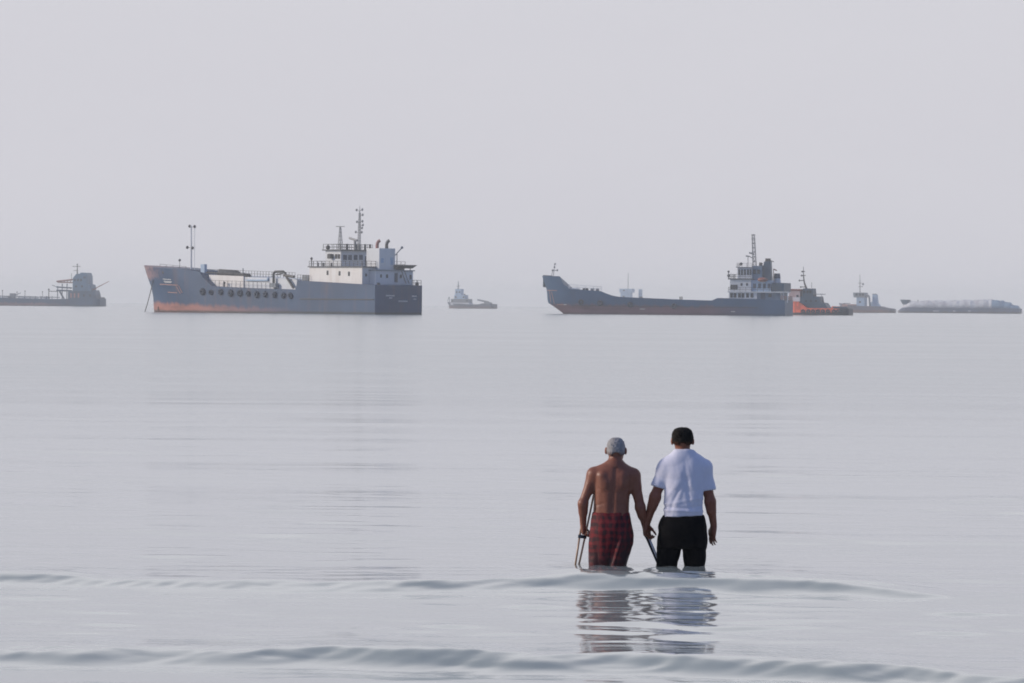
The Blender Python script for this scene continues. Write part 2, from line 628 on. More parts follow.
    for x in (318, 323.5, 331.5):
        u, z = S.at(x, 265, vd)
        mb.tube((u, vd, z - .5), (u, vd, z + 0.5), 0.22, n=8)
    u, z = S.at(311.5, 260, vd)
    mb.tube((u, vd, zd), (u, vd, zd + 2.1), 0.12)
    mb.ball((u, vd, zd + 1.9), 0.3)
    mb.build('boat_deck_railing', M['rail'], R)
    # wheelhouse
    h = S.house(325.5, 341, 371.5, 250.6, 267.5)
    wh = hbox(h, M['white2'], 'wheelhouse', R)
    vw = h['v1']
    for x in (328.6, 332.6, 336.2, 339):
        port_window(S, wh, x, 256.2 + (x - 328) * 0.02, vw, 0.75, 1.0)
    for x in (345, 350, 355.5, 361):
        aft_window(S, wh, x, 257.4, h['u0'], 1.1, 1.1, 'window', M['navy'])
    aft_window(S, wh, 366.5, 261, h['u0'], 0.9, 2.0, 'door', M['navy'])
    zr = h['z1']
    MB().box(h['u0'] - 0.5, h['u1'] + 0.6, h['v0'] - 0.5, h['v1'] + 0.5, zr, zr + 0.25).build('wheelhouse_roof', M['rail'], R)
    mb = MB()
    a = h
    mb.rail([(a['u0'] - .3, a['v0'], zr + .2), (a['u0'] - .3, a['v1'] + .3, zr + .2), (a['u1'] + .4, a['v1'] + .3, zr + .2), (a['u1'] + .4, a['v0'], zr + .2)], 1.2, 1.5, 0.06, 2)
    for x, w in ((347, .3), (356, .25), (359.5, .35), (365, .25), (370, .25)):
        v, z = S.atu(x, 247.5, a['u0'] - 0.3)
        mb.tube((a['u0'] - .3, v, zr + .2), (a['u0'] - .3, v, zr + 1.5), w, n=8)
    mb.build('roof_railing', M['rail'], R)
    p = S.P(328, 247.4, vw + 0.4)
    MB().ball(p, 0.55, 0.45, 0.5).build('searchlight', M['dark'], R, True)
    u, z = S.at(329.5, 256.2, vw + 0.5)
    mb = MB()
    mb.tube((u - 0.1, vw, z), (u - 0.1, vw + .8, z), 0.55, n=10)
    mb.build('bridge_wing_horn', M['dark'], R)
    # masts
    mb = MB()
    p0, p1 = S.P(340.3, 250, 0), S.P(340.3, 226.8, 0)
    lattice_mast(mb, p0, (p1[0], p1[1], p1[2]), 0.85, 0.2, 0.07, 6)
    a, b = S.P(336.2, 226.5, 0), S.P(344.4, 226.5, 0)
    mb.tube(a, b, 0.1, n=5)
    mb.build('signal_mast', M['mastgrey'], R)
    mb = MB()
    p0, p1 = S.P(359.0, 250, 0), S.P(359.8, 206, 0)
    lattice_mast(mb, p0, (p1[0], p1[1], p1[2] - 1.5), 0.5, 0.26, 0.06, 14)
    mb.tube((p1[0], 0, p1[2] - 1.7), p1, 0.1, 0.05)
    for x, y, w in ((356.6, 210.0, 0), (362.3, 209.6, 0), (362.6, 214.8, 0), (357, 221.8, 0), (362.4, 221.2, 0), (362.8, 225, 0), (355.8, 232.0, 0), (361.8, 232.2, 0), (362, 228, 0)):
        q = S.P(x, y, 0)
        mb.tube((p0[0], 0, q[2] - 0.3), q, 0.07, n=5)
        mb.ball(q, 0.24, 0.24, 0.3)
    mb.build('radar_mast', M['mastgrey'], R)
    mb = MB()
    a, b = S.P(349.3, 238.0, 0.5), S.P(357.0, 240.4, 0.5)
    mb.tube(a, b, 0.24, n=6)
    c = Vector(a).lerp(Vector(b), 0.75)
    mb.tube(c, (c[0], c[1], zr), 0.3, n=8)
    mb.build('radar_scanner', M['mastgrey'], R)
    # engine casing with the two curved exhausts
    h = S.house(366.5, 379.4, 395.2, 248.2, 271)
    cas = hbox(h, M['white2'], 'funnel_casing', R)
    aft_window(S, cas, 382.4, 260.5, h['u0'], 0.7, 1.0, 'vent_panel', M['bluewhite'])
    aft_window(S, cas, 391.8, 261, h['u0'], 0.8, 1.6, 'vent_panel', M['bluewhite'])
    for k, (x, dx) in enumerate(((377.2, 2.4), (386.6, 3.2))):
        um = (h['u0'] + h['u1']) / 2
        v, z = S.atu(x, 248, um)
        mb = MB()
        pts = [(um, v, z - 0.6)]
        for i in range(6):
            a = i / 5 * 1.15
            pts.append((um - (1 - math.cos(a)) * 0.75, v - (1 - math.cos(a)) * 0.75, z + 0.75 + 1.0 * math.sin(a)))
        mb.path(pts, 0.36, 10)
        mb.build('exhaust_pipe', M['rust'] if k == 0 else M['dark'], R, True)
    mb = MB()
    v, z = S.atu(397, 254, h['u0'])
    v2, z2 = S.atu(402, 247.6, h['u0'])
    mb.tube((h['u0'] + .2, v + .6, z - .5), (h['u0'], v2, z2), 0.11)
    mb.ball((h['u0'], v2, z2), 0.3)
    mb.tube((h['u0'], v, z - 3.5), (h['u0'], v, z), 0.1)
    mb.build('davit', M['grey'], R)
    # after house
    u_a = 3.0
    v1, z1 = S.atu(375.5, 270.8, u_a)
    v0, _ = S.atu(413, 270.8, u_a)
    zb3 = S.atu(390, 288, u_a)[1]
    ah = MB().box(u_a, u_a + 8.5, v0, v1, zb3, z1).build('after_house', M['white2'], R)
    for x, y, w, hh, nm in ((387, 276.2, .6, .8, 'window'), (396, 277.6, .95, 2.0, 'door'), (400.8, 276.4, .6, .8, 'window'), (381, 276, .5, .7, 'window'), (410.5, 277, .6, 1.0, 'window')):
        aft_window(S, ah, x, y, u_a, w, hh, nm, M['navy'] if nm == 'door' else M['glass'])
    MB().box(u_a - 0.3, u_a + 8.6, v0 - 0.3, v1 + 0.3, z1, z1 + 0.25).build('after_house_roof', M['grey'], R)
    mb = MB()
    va, za = S.atu(396, 264.8, u_a)
    vb, zb4 = S.atu(414.5, 264.8, u_a)
    mb.add([(u_a - .6, vb - .3, za), (u_a + 4, vb - .3, za), (u_a + 4, va, za), (u_a - .6, va, za),
            (u_a - .2, vb + .8, za - .75), (u_a + 3.6, vb + .8, za - .75), (u_a + 3.6, va, za - .75), (u_a - .2, va, za - .75)],
           [(0, 1, 2, 3), (7, 6, 5, 4), (0, 4, 5, 1), (1, 5, 6, 2), (2, 6, 7, 3), (3, 7, 4, 0)])
    for v in (va - 0.3, vb + 1.2):
        mb.tube((u_a + .1, v, z1), (u_a + .1, v, za - .6), 0.1)
        mb.tube((u_a + 3.2, v, z1), (u_a + 3.2, v, za - .6), 0.1)
    mb.build('canopy', M['dark'], R)
    mb = MB()
    for off in (0, 3.0):
        a, b = S.atu(401.5 + off, 271, u_a - 1.0), S.atu(406 + off, 283.5, u_a - 1.0)
        mb.tube((u_a - 1.0, a[0], a[1]), (u_a - 1.0, b[0], b[1]), 0.1)
    mb.build('stairway', M['rail'], R)
    mb = MB()
    zs = sheer[0][1]
    va, _ = S.atu(414.5, 283, 0)
    mb.rail([(0.2, va, zs), (0.2, -hv + 0.1, zs), (3, -hv + 0.1, zs)], 1.15, 1.3, 0.06, 2)
    v, z = S.atu(417, 284.2, 1.0)
    mb.build('stern_railing', M['rail'], R)
    MB().tube((1, v, zs - .3), (1, v, zs + .7), 0.4, n=8).build('bollard', M['dark'], R)
    v, z = S.atu(378.5, 284.0, 1.0)
    MB().tube((1, v, zs - .3), (1, v, zs + .5), 0.35, n=8).build('bollard', M['dark'], R)


tanker()


# ------------------------------------------------------------------ the landing craft
def landing_craft():
    S = Ship('landing_craft', 789.0, 3.7, math.radians(10),
             'long low landing craft with high bow plating and stacked white bridge at its stern', 'ship')
    R = S.root
    hv, _ = S.atu(785, 305, 0)
    B = 2 * hv
    vb = hv * 0.8
    top = S.at(542, 276, vb)
    sheer = [(0, S.atu(789, 300.4, 0)[1]), S.at(757, 299.0, hv), S.at(717.5, 298, hv), S.at(711.5, 300.6, hv), S.at(676, 299.5, hv), S.at(632, 297.6, hv),
             S.at(613, 296.4, hv), S.at(601, 291.2, hv), S.at(569, 288.8, hv), S.at(567.5, 287, hv), S.at(564, 284.5, hv * .95), S.at(560, 276.2, hv * .9), top]
    stem = [(-1.6, S.at(566, 313, vb)[0])] + [(z, u) for u, z in [S.at(563, 313.4, vb), S.at(556, 308, vb), S.at(547.6, 302.5, vb), S.at(546.7, 290, vb), S.at(542, 276, vb)]]
    hm = hull_paint('landing_craft_hull_paint', (0.009, 0.064, 0.15), (0.16, 0.075, 0.105), 2.1, 0.008, rust_amount=0.25, rust=(0.07, 0.07, 0.09), fade_u=(3, 25), weed=0.35)
    hull, half = make_hull(S, hm, B, sheer, stem, ts_top=0.90, ts_low=0.86, p=2.0, q=0.8, end=0.78,
                           star=sheer[:6] + [(a + 3.4, b) for a, b in sheer[6:-1]] + [sheer[-1]])
    strokes(S, half, R, 'draught_marks', [(549.5, 290.5, 551, 304), (547.5, 290.3, 557, 290.6), (551.5, 292, 554.5, 304), (557, 304.6, 565, 304.8)], M['pink'], 0.24)
    strokes(S, half, R, 'white_marking', [(564, 304.6, 566.5, 304.8), (640, 309, 645, 309), (731, 311.6, 735, 311.6)], M['marking'], 0.25)
    strokes(S, half, R, 'rubbing_strake', [(572, 305.6, 640, 306.4), (640, 306.4, 700, 307.0), (700, 307, 757, 307.6)], M['dark'], 0.22)
    first = None
    for x, y in ((581, 302), (600, 303), (674, 306), (630, 304.5)):
        u, v, z = on_hull(S, half, x, y)
        if first is None:
            first = MB().torus(0.55, 0.25).build('tyre_fender', M['rubber'], R, True, (u, v + 0.18, z))
        else:
            copy_part(first, (u, v + 0.18, z), R)
    # bow ramp at the end of the well
    ub = stem[-1][1]
    MB().box(ub - 0.5, ub - 0.2, -vb + .5, vb - .5, stem[-1][0] - 3, stem[-1][0] + 0.25).build('bow_ramp', M['teal'], R)
    mb = MB()
    p = S.P(553.2, 276.2, 2)
    q = S.P(555, 263.6, 2)
    q2 = S.P(551.3, 276.2, 2)
    q2b = S.P(553, 270, 2)
    mb.tube(p, q, 0.11, .07)
    mb.tube(q2, q2b, 0.09)
    for x, y in ((555, 264), (554.4, 267), (557.2, 270.2), (552.6, 270.2)):
        c = S.P(x, y, 2)
        mb.ball(c, 0.28)
        mb.tube(c, S.P(554.3, y + .3, 2), 0.08)
    mb.build('bow_mast', M['mastgrey'], R)
    mb = MB()
    mb.rail([S.P(569, 288.9, hv - .3), S.P(601.5, 291.2, hv - .3)], 1.2, 2.2, 0.09, 2)
    mb.build('forecastle_railing', M['white2'], R)
    for x, w, m in ((574, 1.4, 'white2'), (578, 1.0, 'white2'), (585.5, 1.5, 'dark'), (592.5, 0.9, 'grey'), (597.5, 0.8, 'grey')):
        u, z = S.at(x, 290, hv - 1.2)
        mb = MB()
        mb.tube((u - w / 2, hv - 1.2, z), (u + w / 2, hv - 1.2, z), 0.5, n=10)
        mb.box(u - w / 2, u + w / 2, hv - 1.6, hv - .8, z - 1.0, z - .2)
        mb.build('mooring_winch', M[m], R)
    for x in (615, 681, 641):
        p = S.P(x, 298.3, hv - .3)
        mb = MB()
        mb.tube((p[0] - .25, p[1], p[2] - .4), (p[0] - .25, p[1], p[2] + .45), .16, n=8)
        mb.tube((p[0] + .25, p[1], p[2] - .4), (p[0] + .25, p[1], p[2] + .45), .16, n=8)
        mb.build('bollard', M['dark'], R)
    # superstructure, three decks
    def pbox(x0, x1, y0, y1, va, vb_):
        """Box whose port face covers the photo rectangle x0..x1, y0..y1."""
        u1, zt = S.at(x0, y0, vb_)
        u0, _z = S.at(x1, y0, vb_)
        _u, zb = S.at((x0 + x1) / 2, y1, vb_)
        return dict(u0=u0, u1=u1, v0=va, v1=vb_, z0=zb, z1=zt)
    v1 = hv - 0.8
    h = pbox(729, 757, 292.3, 300, -v1, v1)
    d1 = hbox(h, M['white2'], 'main_deck_house', R)
    for x in (731.5, 735, 739.5, 743, 747.5, 752):
        port_window(S, d1, x, 295.4, v1, 0.75, 1.2)
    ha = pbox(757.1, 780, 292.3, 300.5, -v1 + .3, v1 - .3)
    d1b = hbox(ha, M['slate'], 'shaded_after_house', R)  # after part of the house, blue-grey in place of shaded after walls
    port_window(S, d1b, 763, 296.4, v1 - .3, 1.2, 1.9, 'door', M['navy'])
    port_window(S, d1b, 770, 295.5, v1 - .3, .9, .9)
    z = h['z1']
    MB().box(S.at(783, 292, v1)[0], h['u1'] + .4, -v1 - .5, v1 + .5, z, z + .28).build('boat_deck', M['white2'], R)
    vv = v1 - .6
    h2 = pbox(730, 751, 279.4, 291, -vv, vv)
    h2['z0'] = z + .28
    d2 = hbox(h2, M['white2'], 'upper_deck_house', R)
    for x in (731.6, 734, 736.4):
        port_window(S, d2, x, 287.2, vv, 0.62, 1.3)
    for x in (741.5, 747):
        port_window(S, d2, x, 284.5, vv, 0.5, 0.7)
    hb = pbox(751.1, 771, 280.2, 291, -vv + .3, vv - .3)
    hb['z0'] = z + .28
    d2b = hbox(hb, M['bluewhite'], 'shaded_upper_house', R)  # bluish paint carries the shade of the upper house's after end
    for x in (754.5, 759.5, 764.5, 769):
        port_window(S, d2b, x, 286, vv - .3, .8, 1.3, 'window', M['navy'])
    mb = MB()
    ur = S.at(781, 291, v1)[0]
    mb.rail([(h2['u1'] + .3, -v1, z + .28), (h2['u1'] + .3, v1 + .3, z + .28), (ur, v1 + .3, z + .28)], 1.1, 1.6, 0.06, 2)
    mb.build('boat_deck_railing', M['rail'], R)
    z2 = h2['z1']
    MB().box(h2['u0'] - .3, h2['u1'] + .5, -vv - .4, vv + .4, z2, z2 + .25).build('bridge_deck', M['rail'], R)
    mb = MB()
    mb.rail([(h2['u1'] + .4, -vv, z2 + .25), (h2['u1'] + .4, vv + .3, z2 + .25), (h2['u0'], vv + .3, z2 + .25)], 1.15, 1.5, 0.06, 2)
    mb.tube((h2['u1'] + .4, vv + .2, z2), (h2['u1'] + .4, vv + .2, z2 + 2.2), .12)
    mb.ball((h2['u1'] + .4, vv + .2, z2 + 1.0), .4)
    mb.ball((h2['u1'] + .4, vv + .2, z2 + 2.1), .32)
    mb.build('bridge_deck_railing', M['rail'], R)
    v3 = 3.4
    h3 = pbox(737.5, 752, 267.6, 279, -v3, v3)
    h3['z0'] = z2 + .25
    d3 = hbox(h3, M['white2'], 'wheelhouse', R)
    for x in (739.2, 742, 745, 748, 750.6):
        port_window(S, d3, x, 272.2, v3, 0.5, 1.5)
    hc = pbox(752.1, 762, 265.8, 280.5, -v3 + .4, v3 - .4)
    d3b = hbox(hc, M['slate'], 'shaded_bridge_house', R)  # slate colour stands in for shade on the bridge's after part
    for x in (754.5, 758.5):
        port_window(S, d3b, x, 271.8, v3 - .4, .8, 1.2, 'window', M['glass'])
    z3 = h3['z1']
    MB().box(h3['u0'] - .2, h3['u1'] + .4, -v3 - .4, v3 + .4, z3, z3 + .22).build('wheelhouse_roof', M['grey'], R)
    mb = MB()
    mb.rail([(h3['u1'] + .2, -v3, z3 + .2), (h3['u1'] + .2, v3, z3 + .2), (h3['u0'], v3, z3 + .2)], 1.0, 1.6, .05, 2)
    mb.ball(S.P(741, 264, v3), .45)
    mb.build('roof_railing', M['rail'], R)
    mb = MB()
    p0, p1 = S.P(754.8, 270, 0), S.P(753.2, 234.5, 0)
    lattice_mast(mb, p0, p1, .95, .62, .085, 13)
    for k in range(6):
        p = Vector(p0).lerp(Vector(p1), (k + 2) / 8)
        mb.box(p.x - .5, p.x + .5, -.4, .4, p.z - .12, p.z + .12)
    mb.tube(S.P(751.2, 235, 0), S.P(755.4, 235, 0), .1)
    mb.build('lattice_mast', M['mastgrey'], R)
    mb = MB()
    mb.tube(S.P(749.2, 252.6, 0), S.P(754, 254.2, 0), .22, n=6)
    mb.tube(S.P(745.8, 256.0, 0), S.P(749.5, 256.4, 0), .2, n=6)
    mb.tube(S.P(749.5, 256.4, 0), S.P(754, 258.8, 0), .12, n=6)
    mb.tube(S.P(748, 256.4, 0), S.P(748, 267.4, 0), .1, n=6)
    mb.build('radar_scanner', M['mastgrey'], R)
    # funnel, orange rescue boat, aft deck gear
    a = [S.at(x, y, 1.8) for x, y in ((759.5, 282), (759.5, 266), (763.5, 265.2), (764, 261.6), (770.2, 261.4), (770.8, 275), (771.5, 282))]
    fn = MB().prism(a, -1.8, 1.8).build('funnel', M['teal'], R)
    for x in (766.5, 769.0):
        MB().tube(S.P(x, 262, 0), S.P(x + .3, 258.4, 0), .4, n=8).build('exhaust_pipe', M['dark'], fn)
    MB().tube(S.P(767, 259.6, 0), S.P(773.8, 261.8, 0), .12).build('antenna_arm', M['dark'], fn)
    MB().tube(S.P(760.5, 266, 1), S.P(761, 262.6, 1), .5, n=8).build('exhaust_pipe', M['dark'], fn)
    p, q = S.P(757.4, 279.6, vv + .3), S.P(768, 279.6, vv + .3)
    MB().ball(((p[0] + q[0]) / 2, vv + .3, p[2]), abs(p[0] - q[0]) / 2, .8, .62, 12, 8).build('rescue_boat', M['rust'], R, True)
    h = pbox(772.3, 784, 282.8, 291.4, -v1 + .5, v1 - .5)
    hbox(h, M['teal'], 'aft_container', R)
    mb = MB()
    for x in (780.5, 783.5, 787.6):
        for v in (v1 - .6, -v1 + .6):
            p = S.P(x, 291, v)
            MB().tube((p[0], v, sheer[0][1] - .6), (p[0], v, h['z0']), .13).build('stand_post', M['white2'], R)
    mb = MB()
    mb = MB()
    mb.tube(S.P(777.3, 283.4, 0), S.P(777.3, 277.6, 0), 1.0, .85, 12)
    mb.build('vent_trunk', M['white2'], R)
    mb = MB()
    mb.tube(S.P(777.1, 278.4, 0), S.P(777.1, 273.4, 0), .95, .8, 12)
    mb.build('vent_cowl', M['navy'], R)
    mb = MB()
    mb.tube(S.P(773.5, 282, 1), S.P(773.5, 268.8, 1), .1)
    mb.tube(S.P(773.5, 269, 1), S.P(777, 270.6, 1), .15)
    mb.build('aft_davit', M['rust'], R)
    mb = MB()
    p = S.P(781, 299.8, hv - .2)
    mb.rail([(p[0], hv - .2, sheer[0][1]), (.2, hv - .2, sheer[0][1]), (.2, -hv + .1, sheer[0][1])], 1.1, 1.5, .08, 2)
    mb.build('stern_railing', M['pink'], R)


landing_craft()


# ------------------------------------------------------------------ the orange tug behind the landing craft
def orange_tug():
    S = Ship('tugboat', 851, 3.3, math.radians(16),
             'orange hulled tugboat with dark wheelhouse, half hidden behind the stern of the landing craft', 'tugboat')
    R = S.root
    B = 8.5
    hv = B / 2
    bow_u = S.at(779, 300, 0)[0]
    sheer = [(0, S.at(851, 309.2, hv)[1]), S.at(846, 307.0, hv), S.at(832, 306.2, hv), S.at(831, 308.2, hv), S.at(807, 308, hv), S.at(803, 305, hv), S.at(798.5, 302, hv), (bow_u, S.at(785, 299.5, 0)[1])]
    z_b = sheer[-1][1]
    stem = [(-1.5, bow_u - 3), (0, bow_u - 2), (z_b * .6, bow_u - .8), (z_b, bow_u)]
    m, nt, bs = new_mat('orange_tug_hull_paint')
    oc = obj_coord(nt)
    sp = nt.nodes.new('ShaderNodeSeparateXYZ')
    nt.links.new(oc, sp.inputs[0])
    u_split = S.at(839, 310, hv)[0]
    n1 = noise(nt, oc, 0.6, 5)
    f = ramp(nt, math_n(nt, 'ADD', sp.outputs[0], math_n(nt, 'MULTIPLY', n1, 1.2)), u_split + .1, u_split + 1.0)
    st = ramp(nt, noise(nt, oc, 0.9, 5, (1, 1, .4)), .45, .65)
    oran = mixc(nt, st, (0.90, 0.15, 0.07), (0.55, 0.10, 0.06))
    c = mixc(nt, f, (0.022, 0.026, 0.05), oran)
    w = ramp(nt, math_n(nt, 'ADD', sp.outputs[2], math_n(nt, 'MULTIPLY', n1, .5)), 1.15, .8)
    c = mixc(nt, w, c, (0.02, 0.03, 0.04))
    nt.links.new(c, bs.inputs['Base Color'])
    bs.inputs['Roughness'].default_value = .5
    hull, half = make_hull(S, m, B, sheer, stem, ts_top=.7, ts_low=.6, stern_round=.12)
    first = None
    for x in (803, 808.5, 813, 818, 823, 828, 834, 838, 842, 846):
        u, v, z = on_hull(S, half, x, 311.3)
        if first is None:
            first = MB().torus(.42, .22, 12, 6).build('tyre_fender', M['rubber'], R, True, (u, v + .15, z))
        else:
            copy_part(first, (u, v + .15, z), R)
    mb = MB()
    mb.box(.4, S.at(833, 309, hv)[0], hv - .5, hv + .1, sheer[0][1] + .2, sheer[0][1] + .75)
    mb.build('after_bulwark', M['navy'], R)
    # houses
    v = 2.9
    a = [S.at(x, y, v) for x, y in ((798.5, 308.5), (799.5, 303), (801.0, 296.5), (819, 296.5), (820, 302.5), (824, 303), (828, 308.5))]
    dh = MB().prism(a, -v, v).build('deckhouse', M['teal'], R)
    for x in (806, 811, 816):
        port_window(S, dh, x, 301.0, v, .55, .6)
    h = S.house(802.3, 813.2, 814, 288.5, 296.6, 2.4)
    h['v0'] = -2.4
    wh = hbox(h, M['teal'], 'wheelhouse', R, (.2, .2, .15))
    for x in (804.5, 807.5, 810.5):
        port_window(S, wh, x, 291.8, 2.38, .6, .8)
    mb = MB()
    u0, z0 = S.at(822.2, 294.6, 2.4)
    u1, _ = S.at(813.2, 294.6, 2.4)
    mb.box(u0, u1, -2.4, 2.4, z0, z0 + .22)
    mb.tube((u0 + .3, 2.2, z0), (u0 + .3, 2.2, z0 - 2.2), .07)
    mb.build('awning', M['grey'], R)
    # pale forward house with a red roof
    h = S.house(789, 800, 800.5, 291, 301.5, 2.6)
    h['v0'] = -2.6
    fh = hbox(h, paint('chalky_pink_paint', (.56, .44, .44), (.40, .22, .20), .5), 'forward_house', R)
    port_window(S, fh, 797.5, 296.4, 2.6, .7, .9)
    MB().box(h['u0'] - .3, h['u1'], -2.8, 2.8, h['z1'], h['z1'] + .6).build('house_roof', M['rust'], R)
    MB().box(h['u0'] - .02, h['u1'] - .4, 2.55, 2.66, h['z0'], h['z0'] + 1.3).build('white_panel', M['white2'], R)
    mb = MB()
    pts = [S.P(806.5, 289, 0), S.P(804.4, 283, 0), S.P(803.5, 276, 0), S.P(803.4, 266.4, 0)]
    for i, (p, q) in enumerate(zip(pts[:-1], pts[1:])):
        mb.tube(p, q, .34 - i * .1, .25 - i * .09, 8)
    for x0, x1, y in ((801.6, 805.6, 275.6), (802.2, 805, 271.6), (799.5, 803.8, 280.5), (800.8, 804.8, 287)):
        mb.tube(S.P(x0, y, 0), S.P(x1, y, 0), .13, n=5)
        mb.ball(S.P(x0, y, 0), .28)
    p = S.P(811.6, 288, 0)
    mb.tube(p, (p[0], p[1], p[2] + 1.7), .07)
    mb.build('mast', M['dark'], R)
    mb = MB()
    u, z = S.at(821, 301, 1.2)
    mb.tube((u, 1.2, z - 1.5), (u + .8, 1.2, z + .8), .2)
    mb.tube((u - 1.4, 1.2, z - 1.4), (u - .4, 1.2, z + .2), .18)
    mb.build('towing_bitts', M['dark'], R)


orange_tug()


# ------------------------------------------------------------------ the pale tug farther off
def pale_tug():
    S = Ship('tugboat', 894.5, 2.06, math.radians(18),
             'faint pale tugboat farther off, with bare mast and twin funnels over a low after deck', 'tugboat')
    R = S.root
    B = 8
    hv = 4
    bu = S.at(839, 304, 0)[0]
    sheer = [(0, S.at(896, 309, hv)[1]), S.at(882.5, 307.4, hv), S.at(880, 306.4, hv), S.at(854, 305.8, hv), S.at(846, 304.6, hv), (bu, S.at(839, 303, 0)[1])]
    zb = sheer[-1][1]
    stem = [(-1.5, bu - 3), (0, bu - 1.8), (zb, bu)]
    hull, half = make_hull(S, hull_paint('pale_tug_hull_paint', (0.10, 0.10, 0.14), (0.22, .11, .10), 1.2, 0, rust_amount=.6), B, sheer, stem, ts_top=.72, ts_low=.62, stern_round=.1)
    h = S.house(856.5, 864.5, 866, 296.5, 307, 2.6)
    h['v0'] = -2.6
    hb = hbox(h, M['bluewhite'], 'deckhouse', R)
    port_window(S, hb, 860, 302, 2.6, .9, .9)
    h = S.house(853.6, 865.4, 866, 292.6, 297.4, 2.9)
    h['v0'] = -2.9
    wh = hbox(h, M['grey'], 'wheelhouse', R, (.3, -.3, .1))
    for x in (856.5, 860, 863):
        port_window(S, wh, x, 294.6, 2.88, 1.0, 1.0)
    MB().box(*(S.at(853, 306, 3.4)[0], S.at(842, 305, 3.4)[0], -3.4, 3.4, S.at(850, 306.5, 3.4)[1], S.at(850, 304.2, 3.4)[1])).build('fore_deck_house', M['pink'], R)
    mb = MB()
    p = S.P(860, 293, 0)
    mb.tube(p, S.P(860, 274.8, 0), .28, .14)
    mb.ball(S.P(863, 284.2, 0), .55)
    mb.tube(S.P(858.2, 286.8, 0), S.P(863, 286.4, 0), .16)
    mb.tube(S.P(858.4, 283, 0), S.P(861.6, 283, 0), .16)
    mb.build('mast', M['mastgrey'], R)
    mb = MB()
    mb.path([S.P(865.5, 295.6, 2.5), S.P(868, 295.2, 2.5), S.P(869.3, 297.2, 2.5), S.P(869.8, 307, 2.5)], .45)
    mb.build('davit', M['grey'], R)
    a = [S.at(x, y, 1.5) for x, y in ((870, 307.2), (870.4, 302.2), (872.3, 301.6), (872.5, 294.4), (876.4, 294.4), (877.2, 303), (879.6, 306), (879.6, 307.2))]
    MB().prism(a, -1.5, 1.5).build('funnel', M['bluewhite'], R)
    for x in (873.4, 875.6):
        p = S.P(x, 295, .5)
        MB().tube(p, (p[0], p[1], p[2] + .6), .5, n=8).build('exhaust_pipe', M['dark'], R)
    mb = MB()
    mb.box(S.at(848.5, 303, 2)[0], S.at(843, 303, 2)[0], -2, 2, S.at(845, 303.7, 2)[1], S.at(845, 303.1, 2)[1])
    mb.build('anchor_windlass', M['dark'], R)


pale_tug()


